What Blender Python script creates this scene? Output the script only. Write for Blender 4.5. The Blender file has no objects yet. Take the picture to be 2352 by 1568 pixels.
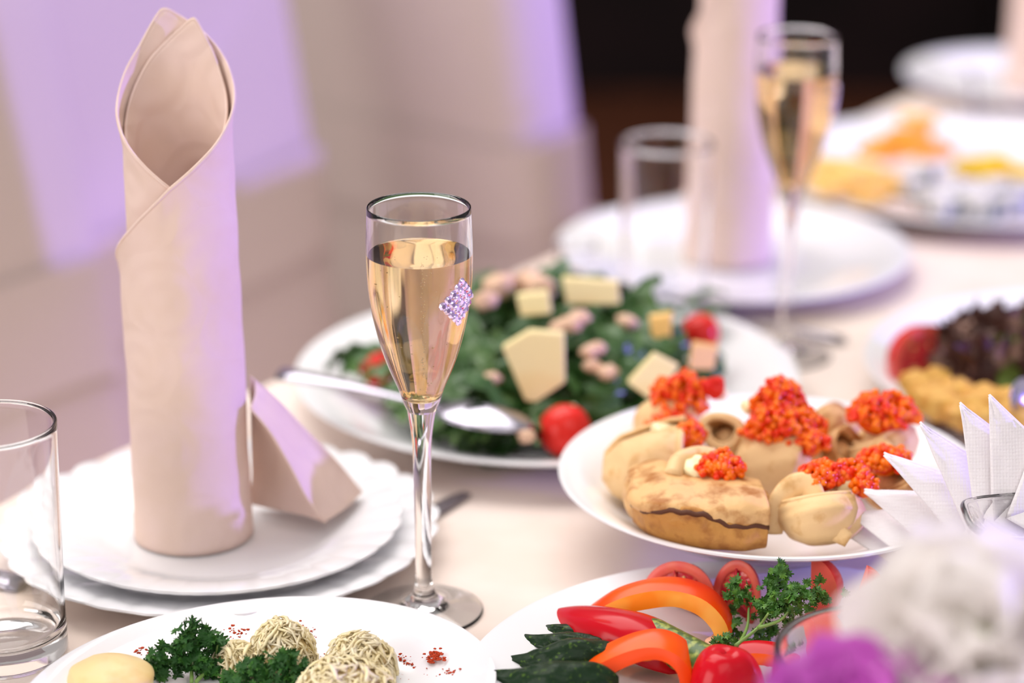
import bpy, math, random
from mathutils import Vector, Matrix, Quaternion, noise as mn
R = math.radians
SC = bpy.context.scene
COL = SC.collection
random.seed(7)
# ------------------------------------------------------------------ camera, world, lights
FPX = 5553.0
PITCH = R(19.5)
CAMP = Vector((0, 0, 1.30))
FW = Vector((0, math.cos(PITCH), -math.sin(PITCH)))
UP = Vector((0, math.sin(PITCH), math.cos(PITCH)))
cam = bpy.data.cameras.new('camera'); camo = bpy.data.objects.new('camera', cam); COL.objects.link(camo)
camo.location = CAMP; camo.rotation_euler = (R(90) - PITCH, 0, 0)
cam.sensor_width = 36.0; cam.lens = FPX * 36.0 / 2352.0
cam.clip_start = 0.02
cam.dof.use_dof = True; cam.dof.focus_distance = 1.185; cam.dof.aperture_fstop = 2.9
SC.camera = camo
SC.view_settings.view_transform = 'Standard'; SC.view_settings.look = 'None'
SC.view_settings.gamma = 1.0; SC.view_settings.use_curve_mapping = False
SC.view_settings.exposure = -0.36
w = bpy.data.worlds.new('hall_ambience'); SC.world = w; w.use_nodes = True
w.node_tree.nodes['Background'].inputs[0].default_value = (1.0, 0.93, 0.92, 1)
w.node_tree.nodes['Background'].inputs[1].default_value = 0.50
def area(name, loc, target, size, power, color, size_y=None):
    l = bpy.data.lights.new(name, 'AREA'); l.energy = power; l.color = color
    l.shape = 'RECTANGLE'; l.size = size; l.size_y = size_y or size
    o = bpy.data.objects.new(name, l); COL.objects.link(o); o.location = loc
    o.rotation_euler = (Vector(target) - Vector(loc)).to_track_quat('-Z', 'Y').to_euler()
    return o
area('ceiling_softlight', (-0.5, 2.2, 3.0), (0.05, 1.3, 0.75), 2.6, 95, (1.0, 0.95, 0.92), 2.0)
area('window_light', (-3.0, -1.0, 2.0), (0.0, 1.3, 0.8), 2.6, 95, (1.0, 0.95, 0.92), 2.0)
def spot(name, loc, target, power, color, angle, blend=0.3, rad=0.04):
    l = bpy.data.lights.new(name, 'SPOT'); l.energy = power; l.color = color
    l.spot_size = R(angle); l.spot_blend = blend; l.shadow_soft_size = rad
    o = bpy.data.objects.new(name, l); COL.objects.link(o); o.location = loc
    o.rotation_euler = (Vector(target) - Vector(loc)).to_track_quat('-Z', 'Y').to_euler()
    return o
area('added_front_fill', (0.7, -0.5, 2.9), (0.1, 1.1, 0.75), 2.0, 24, (1.0, 0.96, 0.95), 1.6)  # added soft fill above the camera to lighten fronts, not a hall fixture
spot('violet_stage_lamp', (3.4, 1.10, 1.30), (-0.2, 1.7, 0.85), 640, (0.30, 0.22, 1.0), 50)
spot('violet_side_lamp', (2.2, 3.9, 2.5), (0.03, 2.25, 0.75), 420, (0.36, 0.20, 1.0), 9, 0.5)
# ------------------------------------------------------------------ helpers
def ray(u, v):
    return (FW * FPX + Vector((1, 0, 0)) * (u - 1176) + UP * (784 - v))
def at(u, v, z):            # where the sight line meets the height z
    d = ray(u, v); return CAMP + d * ((z - CAMP.z) / d.z)
def aty(u, v, y):           # where the sight line meets the vertical plane y
    d = ray(u, v); return CAMP + d * (y / d.y)
def lerp(a, b, t): return a + (b - a) * t
def interp(tab, x):
    if x <= tab[0][0]: return tab[0][1]
    for (x0, y0), (x1, y1) in zip(tab, tab[1:]):
        if x <= x1: return lerp(y0, y1, (x - x0) / (x1 - x0))
    return tab[-1][1]
def spline(pts, n):
    """Catmull-Rom through pts, n+1 samples"""
    P = [Vector(p) for p in pts]
    P = [P[0] * 2 - P[1]] + P + [P[-1] * 2 - P[-2]]
    m = len(P) - 3; out = []
    for i in range(n + 1):
        s = i / n * m; k = min(int(s), m - 1); t = s - k
        a, b, c, d = P[k:k + 4]
        out.append(0.5 * ((2 * b) + (c - a) * t + (2 * a - 5 * b + 4 * c - d) * t * t + (3 * b - a - 3 * c + d) * t ** 3))
    return out
class M:
    def __init__(s): s.v = []; s.f = []; s.m = []
    def add(s, vs, fs, mi=0):
        o = len(s.v); s.v += [Vector(x) for x in vs]; s.f += [tuple(i + o for i in f) for f in fs]
        s.m += [mi] * len(fs); return s
    def grid(s, fn, nu, nv, mi=0, wrap=False):
        vs = [fn(i / nu, j / nv) for j in range(nv + 1) for i in range(nu if wrap else nu + 1)]
        w_ = nu if wrap else nu + 1; fs = []
        for j in range(nv):
            for i in range(nu):
                a = j * w_ + i; b = j * w_ + (i + 1) % w_
                fs.append((a, b, b + w_, a + w_))
        return s.add(vs, fs, mi)
    def lathe(s, prof, seg=64, mi=0, mod=None, close=False):
        n = len(prof); vs = []; fs = []
        for k, (r, z) in enumerate(prof):
            for i in range(seg):
                a = 2 * math.pi * i / seg
                rr, zz = mod(r, z, a, k) if mod else (r, z)
                vs.append((rr * math.cos(a), rr * math.sin(a), zz))
        for k in range(n if close else n - 1):
            k2 = (k + 1) % n
            for i in range(seg):
                j = (i + 1) % seg
                fs.append((k * seg + i, k * seg + j, k2 * seg + j, k2 * seg + i))
        return s.add(vs, fs, mi)
    def tube(s, path, rad, seg=8, mi=0, flat=1.0, cap=True, up=None):
        n = len(path); P = [Vector(p) for p in path]; vs = []; fs = []
        prev = None
        for k in range(n):
            t = (P[min(k + 1, n - 1)] - P[max(k - 1, 0)]).normalized()
            if prev is None:
                a = Vector(up) if up else (Vector((0, 0, 1)) if abs(t.z) < 0.9 else Vector((1, 0, 0)))
                nx = t.cross(a).normalized()
            else:
                nx = (prev - t * prev.dot(t)).normalized()
            prev = nx; ny = t.cross(nx)
            r = rad(k / (n - 1)) if callable(rad) else rad
            for i in range(seg):
                a = 2 * math.pi * i / seg
                vs.append(P[k] + nx * (math.cos(a) * r) + ny * (math.sin(a) * r * flat))
        for k in range(n - 1):
            for i in range(seg):
                j = (i + 1) % seg
                fs.append((k * seg + i, k * seg + j, (k + 1) * seg + j, (k + 1) * seg + i))
        if cap:
            fs.append(tuple(reversed(range(seg)))); fs.append(tuple((n - 1) * seg + i for i in range(seg)))
        return s.add(vs, fs, mi)
    def box(s, c, d, rot=None, mi=0):
        c = Vector(c); vs = []
        for x in (-1, 1):
            for y in (-1, 1):
                for z in (-1, 1):
                    p = Vector((x * d[0] / 2, y * d[1] / 2, z * d[2] / 2))
                    vs.append(c + (rot @ p if rot else p))
        return s.add(vs, [(0, 1, 3, 2), (4, 6, 7, 5), (0, 4, 5, 1), (2, 3, 7, 6), (0, 2, 6, 4), (1, 5, 7, 3)], mi)
    def blob(s, c, rad, amp=0.0, freq=3.0, seg=24, rings=16, mi=0, seed=0, rot=None, zmin=None):
        c = Vector(c); rd = Vector(rad) if hasattr(rad, '__len__') else Vector((rad,) * 3)
        vs = []; fs = []
        for j in range(rings + 1):
            ph = math.pi * j / rings
            for i in range(seg):
                a = 2 * math.pi * i / seg
                d = Vector((math.sin(ph) * math.cos(a), math.sin(ph) * math.sin(a), math.cos(ph)))
                k = 1 + amp * mn.noise(d * freq + Vector((seed * 7.3, seed * 3.1, 0)))
                p = Vector((d.x * rd.x, d.y * rd.y, d.z * rd.z)) * k
                if zmin is not None: p.z = max(p.z, zmin)
                if rot: p = rot @ p
                vs.append(c + p)
        for j in range(rings):
            for i in range(seg):
                k = (i + 1) % seg
                fs.append((j * seg + i, (j + 1) * seg + i, (j + 1) * seg + k, j * seg + k))
        return s.add(vs, fs, mi)
    def mesh(s, name, mats, origin=None, smooth=True, angle=None):
        me = bpy.data.meshes.new(name)
        o = Vector(origin) if origin is not None else Vector((0, 0, 0))
        me.from_pydata([tuple(p - o) for p in s.v], [], s.f)
        for m_ in (mats if isinstance(mats, (list, tuple)) else [mats]): me.materials.append(m_)
        me.polygons.foreach_set('material_index', s.m)
        me.polygons.foreach_set('use_smooth', [smooth] * len(s.f))
        me.validate(); me.update()
        if angle and smooth:
            me.set_sharp_from_angle(angle=R(angle))
        return me
def link(name, me, parent=None, loc=None, rot=None, scale=None):
    o = bpy.data.objects.new(name, me); COL.objects.link(o)
    if parent: o.parent = parent
    if loc is not None: o.location = loc
    if rot is not None: o.rotation_euler = rot
    if scale is not None: o.scale = (scale,) * 3 if not hasattr(scale, '__len__') else scale
    return o
def obj(name, m, mats, parent=None, origin=None, smooth=True, angle=None, label=None, kind=None, loc=None):
    """mesh given in world coordinates (origin = its root's place) or, with loc, in its own"""
    if origin is None and parent is not None and loc is None:
        origin = ROOT.get(parent.name, Vector((0, 0, 0)))
    me = m.mesh(name, mats, origin, smooth, angle)
    o = link(name, me, parent)
    if parent is None and origin is not None: o.location = origin
    if loc is not None: o.location = loc
    if label: o['label'] = label
    if kind: o['kind'] = kind
    return o
ROOT = {}
def tag(o, label, cat, group=None, kind=None):
    o['label'] = label; o['category'] = cat
    if group: o['group'] = group
    if kind: o['kind'] = kind
    return o
def thing(name, label, cat, loc=(0, 0, 0), group=None, rot=0):
    o = bpy.data.objects.new(name, None); COL.objects.link(o); o.location = loc; o.rotation_euler = (0, 0, rot)
    o.empty_display_size = 0.02
    ROOT[o.name] = Vector(loc)
    return tag(o, label, cat, group)
def solid(o, t, offset=0.0, rim=None):
    md = o.modifiers.new('thickness', 'SOLIDIFY'); md.thickness = t; md.offset = offset
    if rim is not None: md.material_offset_rim = rim
    return o
def subs(o, n=1):
    md = o.modifiers.new('smooth', 'SUBSURF'); md.levels = n; md.render_levels = n
    return o
def copy_tree(o, parent=None):
    c = o.copy(); COL.objects.link(c); c.parent = parent
    for ch in [x for x in bpy.data.objects if x.parent == o]:
        copy_tree(ch, c)
    return c
def kids(o): return [x for x in bpy.data.objects if x.parent == o]
# ------------------------------------------------------------------ materials
def mat(name, col, rough=0.5, spec=0.5, trans=0.0, ior=1.45, metal=0.0, sss=0.0, coat=0.0, var=None, bump=None, sheen=0.0, alpha=None, sssr=(1, .4, .2)):
    """var = (second colour, scale, detail, low, high) noise mix; bump = (scale, strength, distance)"""
    m = bpy.data.materials.new(name); m.use_nodes = True
    nt = m.node_tree; b = nt.nodes['Principled BSDF']
    b.inputs['Base Color'].default_value = (*col, 1); b.inputs['Roughness'].default_value = rough
    b.inputs['Specular IOR Level'].default_value = spec; b.inputs['IOR'].default_value = ior
    b.inputs['Transmission Weight'].default_value = trans; b.inputs['Metallic'].default_value = metal
    if sss:
        b.inputs['Subsurface Weight'].default_value = sss; b.inputs['Subsurface Radius'].default_value = sssr
        b.inputs['Subsurface Scale'].default_value = 0.004
    b.inputs['Coat Weight'].default_value = coat; b.inputs['Coat Roughness'].default_value = 0.08
    if sheen: b.inputs['Sheen Weight'].default_value = sheen
    tc = nt.nodes.new('ShaderNodeTexCoord')
    if var:
        c2, sc, det, lo, hi = var
        n = nt.nodes.new('ShaderNodeTexNoise'); n.inputs['Scale'].default_value = sc; n.inputs['Detail'].default_value = det
        nt.links.new(tc.outputs['Object'], n.inputs['Vector'])
        mr = nt.nodes.new('ShaderNodeMapRange'); mr.inputs[1].default_value = lo; mr.inputs[2].default_value = hi
        nt.links.new(n.outputs['Fac'], mr.inputs[0])
        mx = nt.nodes.new('ShaderNodeMix'); mx.data_type = 'RGBA'
        mx.inputs[6].default_value = (*col, 1); mx.inputs[7].default_value = (*c2, 1)
        nt.links.new(mr.outputs[0], mx.inputs[0]); nt.links.new(mx.outputs[2], b.inputs['Base Color'])
    if bump:
        n2 = nt.nodes.new('ShaderNodeTexNoise'); n2.inputs['Scale'].default_value = bump[0]; n2.inputs['Detail'].default_value = 3
        nt.links.new(tc.outputs['Object'], n2.inputs['Vector'])
        bp = nt.nodes.new('ShaderNodeBump'); bp.inputs['Strength'].default_value = bump[1]; bp.inputs['Distance'].default_value = bump[2]
        nt.links.new(n2.outputs['Fac'], bp.inputs['Height']); nt.links.new(bp.outputs[0], b.inputs['Normal'])
    return m
def wave_bump(m, scale, strength, dist, kind='RINGS'):
    nt = m.node_tree; b = nt.nodes['Principled BSDF']
    tc = nt.nodes.new('ShaderNodeTexCoord')
    wv = nt.nodes.new('ShaderNodeTexVoronoi'); wv.inputs['Scale'].default_value = scale
    nt.links.new(tc.outputs['Object'], wv.inputs['Vector'])
    sn = nt.nodes.new('ShaderNodeMath'); sn.operation = 'SINE'
    mu = nt.nodes.new('ShaderNodeMath'); mu.operation = 'MULTIPLY'; mu.inputs[1].default_value = 22
    nt.links.new(wv.outputs['Distance'], mu.inputs[0]); nt.links.new(mu.outputs[0], sn.inputs[0])
    bp = nt.nodes.new('ShaderNodeBump'); bp.inputs['Strength'].default_value = strength; bp.inputs['Distance'].default_value = dist
    nt.links.new(sn.outputs[0], bp.inputs['Height']); nt.links.new(bp.outputs[0], b.inputs['Normal'])
    return m
CHINA = mat('white_china', (0.88, 0.88, 0.90), 0.12, 0.5, coat=0.3)
CLOTH = mat('cream_damask', (0.79, 0.665, 0.585), 0.8, 0.2, var=((0.83, 0.72, 0.65), 14, 3, 0.4, 0.6), bump=(900, 0.05, 0.0005))
NAPKIN = wave_bump(mat('beige_napkin_cloth', (0.77, 0.59, 0.50), 0.85, 0.15, var=((0.79, 0.61, 0.54), 30, 3, 0.4, 0.6)), 26, 0.22, 0.001)
GLASS = mat('clear_glass', (1, 1, 1), 0.0, 0.5, trans=1.0, ior=1.48)
WINE = mat('champagne', (1.0, 0.73, 0.36), 0.0, 0.5, trans=1.0, ior=1.34)
BUBBLE = mat('bubble', (1, 0.92, 0.8), 0.05, 0.5, trans=0.5, ior=1.1)
CRYSTAL = mat('violet_crystal', (0.86, 0.72, 0.98), 0.06, 1.0, metal=0.8)
STEEL = mat('polished_steel', (0.50, 0.48, 0.56), 0.22, 0.5, metal=1.0)
DARKSTEEL = mat('dark_steel', (0.30, 0.28, 0.32), 0.25, 0.5, metal=0.9)
COVER = mat('white_chair_cover', (0.62, 0.52, 0.48), 0.7, 0.3, bump=(40, 0.1, 0.004))
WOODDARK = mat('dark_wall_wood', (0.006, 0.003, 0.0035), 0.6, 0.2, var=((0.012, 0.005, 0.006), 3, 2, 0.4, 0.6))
FLOORM = mat('brown_parquet', (0.085, 0.026, 0.012), 0.6, 0.2, var=((0.12, 0.038, 0.018), 8, 4, 0.4, 0.6))
TOMATO = mat('tomato_skin', (0.70, 0.022, 0.014), 0.25, 0.35)
TOMFLESH = mat('tomato_flesh', (0.86, 0.13, 0.10), 0.3, 0.35, sss=0.1, var=((0.90, 0.20, 0.12), 60, 3, 0.45, 0.65))
TOMPULP = mat('tomato_pulp', (0.62, 0.03, 0.05), 0.12, 0.5, var=((0.85, 0.20, 0.10), 220, 3, 0.5, 0.65), bump=(300, 0.5, 0.002))
SEED = mat('tomato_seed', (0.85, 0.60, 0.25), 0.3)
PEPRED = mat('red_pepper_skin', (0.55, 0.003, 0.012), 0.2, 0.3)
PEPORANGE = mat('orange_pepper_skin', (0.90, 0.11, 0.003), 0.24, 0.3, var=((0.80, 0.04, 0.003), 25, 2, 0.4, 0.7))
PEPFLESH = mat('orange_pepper_flesh', (0.93, 0.22, 0.006), 0.35, 0.25, var=((0.95, 0.38, 0.05), 60, 2, 0.4, 0.7))
PEPPITH = mat('pale_pepper_pith', (0.93, 0.50, 0.32), 0.4, bump=(200, 0.4, 0.002))
PEPEDGE = mat('red_pepper_cut_edge', (0.88, 0.07, 0.006), 0.35, 0.3)
CUC = mat('dark_cucumber_skin', (0.008, 0.026, 0.008), 0.38, 0.22, var=((0.06, 0.12, 0.015), 420, 2, 0.60, 0.70), bump=(500, 0.3, 0.001))
CUCL = mat('mottled_cucumber_skin', (0.05, 0.11, 0.02), 0.35, 0.5, var=((0.30, 0.36, 0.07), 260, 4, 0.48, 0.62), bump=(300, 0.3, 0.001))
CUCF = mat('cucumber_flesh', (0.55, 0.62, 0.30), 0.4)
PARS = mat('parsley_leaf', (0.045, 0.14, 0.018), 0.45, 0.4, var=((0.10, 0.24, 0.02), 90, 2, 0.5, 0.7))
PARSD = mat('deep_green_parsley_leaf', (0.02, 0.085, 0.014), 0.5, 0.3, var=((0.05, 0.16, 0.02), 90, 2, 0.5, 0.7))
STEM = mat('parsley_stem', (0.20, 0.34, 0.08), 0.4)
CABB = mat('shredded_cheese', (0.86, 0.73, 0.41), 0.35, 0.5, sss=0.15, var=((0.86, 0.76, 0.52), 120, 2, 0.4, 0.6), sssr=(1, .8, .5))
CORE = mat('mound_filling', (0.62, 0.46, 0.22), 0.5, var=((0.66, 0.50, 0.22), 160, 3, 0.4, 0.6), bump=(300, 0.6, 0.003))
PAPRIKA = mat('paprika', (0.48, 0.045, 0.006), 0.8)
NUT = mat('walnut_crumb', (0.62, 0.36, 0.13), 0.6, var=((0.75, 0.52, 0.22), 200, 3, 0.4, 0.6), bump=(400, 0.5, 0.002))
POTATO = mat('potato_slice', (0.85, 0.66, 0.32), 0.45, var=((0.80, 0.56, 0.22), 60, 3, 0.5, 0.7), sss=0.1, sssr=(1, .8, .5))
CREPE = mat('crepe', (0.74, 0.45, 0.19), 0.5, 0.4, var=((0.40, 0.15, 0.03), 90, 5, 0.46, 0.66), bump=(160, 0.35, 0.002))
CREPEP = mat('pale_crepe', (0.81, 0.55, 0.27), 0.5, 0.4, var=((0.58, 0.30, 0.09), 100, 5, 0.52, 0.75), bump=(120, 0.3, 0.002))
CREPEB = mat('browned_crepe', (0.55, 0.26, 0.06), 0.5, 0.4, var=((0.30, 0.10, 0.02), 90, 4, 0.52, 0.72), bump=(200, 0.5, 0.002))
BUTTER = mat('butter', (0.93, 0.82, 0.50), 0.35, sss=0.2, sssr=(1, .8, .4))
ROE = mat('salmon_roe', (0.80, 0.030, 0.001), 0.15, 0.45, var=((0.95, 0.20, 0.002), 170, 1, 0.40, 0.62))
LEAF = mat('salad_leaf', (0.035, 0.10, 0.022), 0.32, 0.5, var=((0.16, 0.27, 0.08), 18, 3, 0.42, 0.65))
CHEESE = mat('cheese_slice', (0.88, 0.74, 0.36), 0.4, var=((0.86, 0.64, 0.26), 20, 2, 0.5, 0.7))
BEAN = mat('pinkish_nut', (0.76, 0.50, 0.34), 0.5)
REDLEAF = mat('dark_red_lettuce', (0.07, 0.024, 0.016), 0.45, var=((0.34, 0.20, 0.15), 50, 3, 0.5, 0.68))
GRLEAF = mat('green_lettuce', (0.16, 0.24, 0.04), 0.45)
FRIED = mat('golden_fried_crust', (0.62, 0.30, 0.05), 0.5, var=((0.80, 0.50, 0.12), 60, 3, 0.4, 0.6), bump=(150, 0.6, 0.003))
ORCHEESE = mat('orange_cheese', (0.90, 0.38, 0.03), 0.4)
PALECHEESE = mat('pale_orange_cheese', (0.90, 0.56, 0.17), 0.4)
YELCHEESE = mat('yellow_cheese', (0.84, 0.54, 0.005), 0.4)
BLUECHEESE = mat('blue_veined_cheese', (0.70, 0.68, 0.66), 0.5, var=((0.10, 0.14, 0.16), 45, 3, 0.54, 0.64))
PAPER = mat('white_paper_napkin', (0.86, 0.82, 0.83), 0.85, 0.2)
def dot_bump(m, scale):
    nt = m.node_tree; b = nt.nodes['Principled BSDF']; tc = nt.nodes.new('ShaderNodeTexCoord')
    v = nt.nodes.new('ShaderNodeTexVoronoi'); v.inputs['Scale'].default_value = scale; v.inputs['Randomness'].default_value = 0.15
    nt.links.new(tc.outputs['Object'], v.inputs['Vector'])
    bp = nt.nodes.new('ShaderNodeBump'); bp.inputs['Strength'].default_value = 0.35; bp.inputs['Distance'].default_value = 0.0006
    nt.links.new(v.outputs['Distance'], bp.inputs['Height']); nt.links.new(bp.outputs[0], b.inputs['Normal'])
dot_bump(PAPER, 650)
PETAL = mat('white_petal', (0.93, 0.90, 0.89), 0.6, 0.2, sss=0.8, var=((0.90, 0.86, 0.62), 14, 2, 0.52, 0.75), sssr=(1, .95, .85))
PETAL.node_tree.nodes['Principled BSDF'].inputs['Subsurface Weight'].default_value = 0.0
def translucent(m, col, f):
    nt = m.node_tree; b = nt.nodes['Principled BSDF']; out = nt.nodes['Material Output']
    t_ = nt.nodes.new('ShaderNodeBsdfTranslucent'); t_.inputs[0].default_value = (*col, 1)
    mx = nt.nodes.new('ShaderNodeMixShader'); mx.inputs[0].default_value = f
    nt.links.new(b.outputs[0], mx.inputs[1]); nt.links.new(t_.outputs[0], mx.inputs[2]); nt.links.new(mx.outputs[0], out.inputs[0])
translucent(PETAL, (0.95, 0.92, 0.88), 0.45)
MAGENTA = mat('magenta_petal', (0.66, 0.16, 0.62), 0.5, 0.3, var=((0.86, 0.52, 0.82), 30, 2, 0.45, 0.65))
SEPAL = mat('pale_green_stem', (0.55, 0.62, 0.30), 0.5)
CERAMIC = mat('white_vase_glaze', (0.8, 0.8, 0.8), 0.2)
# ------------------------------------------------------------------ setting
def struct(name, m, mt, **k):
    o = obj(name, m, mt, **k); o['kind'] = 'structure'; return o
struct('floor', M().box((0, 2.5, -0.02), (9, 9, 0.04)), FLOORM, smooth=False)
WALLP = mat('pale_mauve_wall', (0.50, 0.42, 0.44), 0.7, 0.2)
wb = M().box((-2.3, 5.25, 1.5), (4.6, 0.12, 3.0)); wb.box((3.7, 5.25, 1.5), (3.0, 0.12, 3.0)); wb.box((1.1, 5.25, 2.7), (2.2, 0.12, 0.6))
struct('wall_back', wb, WALLP, smooth=False)
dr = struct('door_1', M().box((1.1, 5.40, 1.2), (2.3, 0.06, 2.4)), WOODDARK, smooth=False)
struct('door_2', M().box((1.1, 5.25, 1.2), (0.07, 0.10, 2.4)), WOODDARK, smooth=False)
TZ = 0.75
E0 = Vector((-0.272, 1.30, 0)); ED = Vector((0.565, 0.825, 0)).normalized(); EN = Vector((ED.y, -ED.x, 0))
# table with its cream cloth
def tablecloth():
    m = M()
    L0, L1, W = -1.25, 1.85, 0.93
    def P(s, n, z): return E0 + ED * s + EN * n + Vector((0, 0, z))
    per = []
    N = 90
    for i in range(N): per.append((lerp(L0, L1, i / N), 0, (0, -1)))
    for i in range(30): per.append((L1, lerp(0, W, i / 30), (1, 0)))
    for i in range(N): per.append((lerp(L1, L0, i / N), W, (0, 1)))
    for i in range(30): per.append((L0, lerp(W, 0, i / 30), (-1, 0)))
    n = len(per); rows = [(0.0, TZ), (0.006, TZ - 0.002), (0.010, TZ - 0.010), (0.012, TZ - 0.05), (0.02, 0.5), (0.03, 0.25), (0.04, 0.02)]
    vs = []; fs = []
    for k, (out, z) in enumerate(rows):
        for i, (s_, n_, d) in enumerate(per):
            f = max(0, k - 2) * 0.006 * math.sin(i * 0.9 + 0.6 * math.sin(i * 0.31))
            vs.append(P(s_ + d[0] * (out + f), n_ + d[1] * (out + f), z))
    for k in range(len(rows) - 1):
        for i in range(n):
            j = (i + 1) % n; fs.append((k * n + i, (k + 1) * n + i, (k + 1) * n + j, k * n + j))
    fs.append(tuple(range(n)))
    m.add(vs, fs)
    return m
tag(obj('tablecloth', tablecloth(), CLOTH, angle=40), 'cream damask tablecloth covering the long banquet table down to the floor', 'tablecloth')
# chairs under stretch covers
def make_chair(loc, rot, label, tx=0.028):
    t = thing('covered_chair', label, 'chair', loc, 'covered chairs along the far side of the table', rot)
    # local: sitter looks along +X ; back at -X
    back = M()
    def B(u, v):
        a = 2 * math.pi * u; z = lerp(0.46, 0.97, v)
        wy = 0.205 - 0.02 * v
        ca, sa = math.cos(a), math.sin(a)
        x = tx * math.copysign(abs(ca) ** 0.5, ca); y = wy * math.copysign(abs(sa) ** 0.35, sa)
        k = 1 if v < 0.93 else math.cos((v - 0.93) / 0.07 * 1.3)
        lean = -0.21 - 0.07 * v
        return Vector((lean + x * k, y * (0.9 + 0.1 * k), z))
    back.grid(B, 48, 20, wrap=True)
    back.add([B(i / 48, 1) for i in range(48)], [tuple(range(48))])
    obj('backrest_cover', back, COVER, t, origin=(0, 0, 0))
    seat = M(); seat.blob((0, 0, 0.445), (0.235, 0.225, 0.05), 0.03, 2, 40, 14)
    obj('seat_cover', seat, COVER, t, origin=(0, 0, 0))
    sk = M()
    def S(u, v):
        a = 2 * math.pi * u; z = lerp(0.45, 0.01, v); ca, sa = math.cos(a), math.sin(a)
        fl = 1 + 0.12 * v + 0.035 * v * math.sin(a * 14)
        return Vector(((0.225 * math.copysign(abs(ca) ** 0.45, ca)) * fl - 0.015 - 0.02 * v, 0.215 * math.copysign(abs(sa) ** 0.45, sa) * fl, z))
    sk.grid(S, 112, 12, wrap=True)
    obj('skirt', sk, COVER, t, origin=(0, 0, 0))
    # satin sash with tails on the back
    sh = M()
    def H(u, v):
        a = 2 * math.pi * u; ca, sa = math.cos(a), math.sin(a)
        z = lerp(0.60, 0.70, v); vv = (z - 0.46) / 0.51
        return Vector((-0.21 - 0.07 * vv + (tx + .005) * math.copysign(abs(ca) ** 0.5, ca), 0.205 * math.copysign(abs(sa) ** 0.35, sa), z + 0.006 * math.sin(a * 3)))
    sh.grid(H, 48, 5, wrap=True)
    obj('sash', sh, COVER, t, origin=(0, 0, 0))
    return t
ang = math.atan2(EN.y, EN.x)
ch = make_chair((-0.115, 1.955, 0), ang + R(2), 'fabric covered chair washed in violet light behind the nearer rolled napkin')
ch.scale = (1, 1.1, 1)
c2 = make_chair((0.035, 2.615, 0), R(53), 'x', 0.060)
c2['label'] = 'covered chair whose edge shows as a violet stripe beside the dark doorway'
c3 = copy_tree(ch); c3.location = (-0.330, 1.595, 0); c3.rotation_euler = (0, 0, ang - R(10))
c3['label'] = 'pale covered chair at the far left behind the empty tumbler'
# ------------------------------------------------------------------ crockery
def plate_prof(r, h, well=0.62, th=0.0028):
    """outer bottom -> rim -> inner well, closed surface"""
    w_ = r * well
    return [(0.0005, 0.002), (w_ * 0.85, 0.002), (w_ * 0.9, 0.0), (w_ * 0.96, 0.0), (w_ * 1.0, 0.003), (w_ * 1.06, 0.005),
            (lerp(w_, r, 0.5), lerp(0.005, h, 0.45)), (r * 0.985, h - th * 0.9), (r, h - th * 0.4), (r * 0.998, h), (r * 0.985, h + 0.0002),
            (lerp(w_, r, 0.5), lerp(0.005, h, 0.45) + th), (w_ * 1.06, 0.0075), (w_ * 0.97, 0.0055), (w_ * 0.9, 0.005), (0.0005, 0.005)]
def make_plate(name, c, r, h, label, scallop=0, well=0.62, sx=1, sy=1, rot=0, z=TZ, group=None, power=None, sc=1.0):
    m = M()
    def mod(rr, zz, a, k):
        f = max(0, (rr / r - 0.62) / 0.38)
        if scallop:
            s_ = abs(math.sin(a * scallop / 2))
            rr = rr * (1 + f * f * 0.020 * sc * (s_ - 0.5))
            zz = zz + f * 0.0005 * sc * (s_ - 0.5) * (1 if zz > 0.004 else 0) - f * f * 0.0005 * sc * math.cos(a * scallop / 2) ** 8
        if power:
            ca, sa = abs(math.cos(a)), abs(math.sin(a))
            q = (ca ** power + sa ** power) ** (-1 / power)
            rr = rr * lerp(1, q, max(0, min(1, rr / r)))
        return rr, zz
    m.lathe(plate_prof(r, h, well), 240 if scallop else 120, mod=mod)
    q = Matrix.Rotation(rot, 3, 'Z')
    m.v = [q @ Vector((p.x * sx, p.y * sy, p.z)) for p in m.v]
    o = obj(name, m, CHINA, loc=(c[0], c[1], z), angle=60)
    return tag(o, label, 'plate', group)
make_plate('charger_plate', (-0.159, 1.213), 0.118, 0.017, 'large white plate with scalloped rim under the smaller scalloped plate', 30, sc=1.5)
make_plate('dessert_plate', (-0.158, 1.204), 0.098, 0.016, 'smaller white scalloped plate carrying the nearer rolled napkin', 30, z=TZ + 0.0085)
make_plate('serving_plate', (-0.118, 1.010), 0.104, 0.020, 'white oval plate of cheese mounds and parsley at the front', 0, 0.7, 1.10, 0.93, R(28))
make_plate('serving_plate', (0.122, 1.002), 0.148, 0.022, 'white round plate under the sliced raw vegetables', 0, 0.66)
make_plate('serving_plate', (0.1405, 1.2115), 0.1155, 0.023, 'white round plate carrying the crepes topped with orange roe, overlapping its neighbours', 0, 0.68, z=TZ + .0243)
make_plate('serving_plate', (0.022, 1.434), 0.159, 0.024, 'white plate under the green leaf salad behind the flute', 0, 0.66)
make_plate('dinner_plate', (0.164, 1.715), 0.131, 0.018, 'white plate with the second rolled napkin standing on it', 0, 0.62)
make_plate('serving_platter', (0.385, 1.935), 0.175, 0.020, 'white platter of cut cheeses at the upper right', 0, 0.7)
make_plate('dinner_plate', (0.492, 2.275), 0.115, 0.018, 'farthest white plate beneath the third rolled napkin', 0, 0.62)
make_plate('serving_plate', (0.375, 1.445), 0.150, 0.024, 'white plate with dark red lettuce at the right edge', 0, 0.66)
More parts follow.
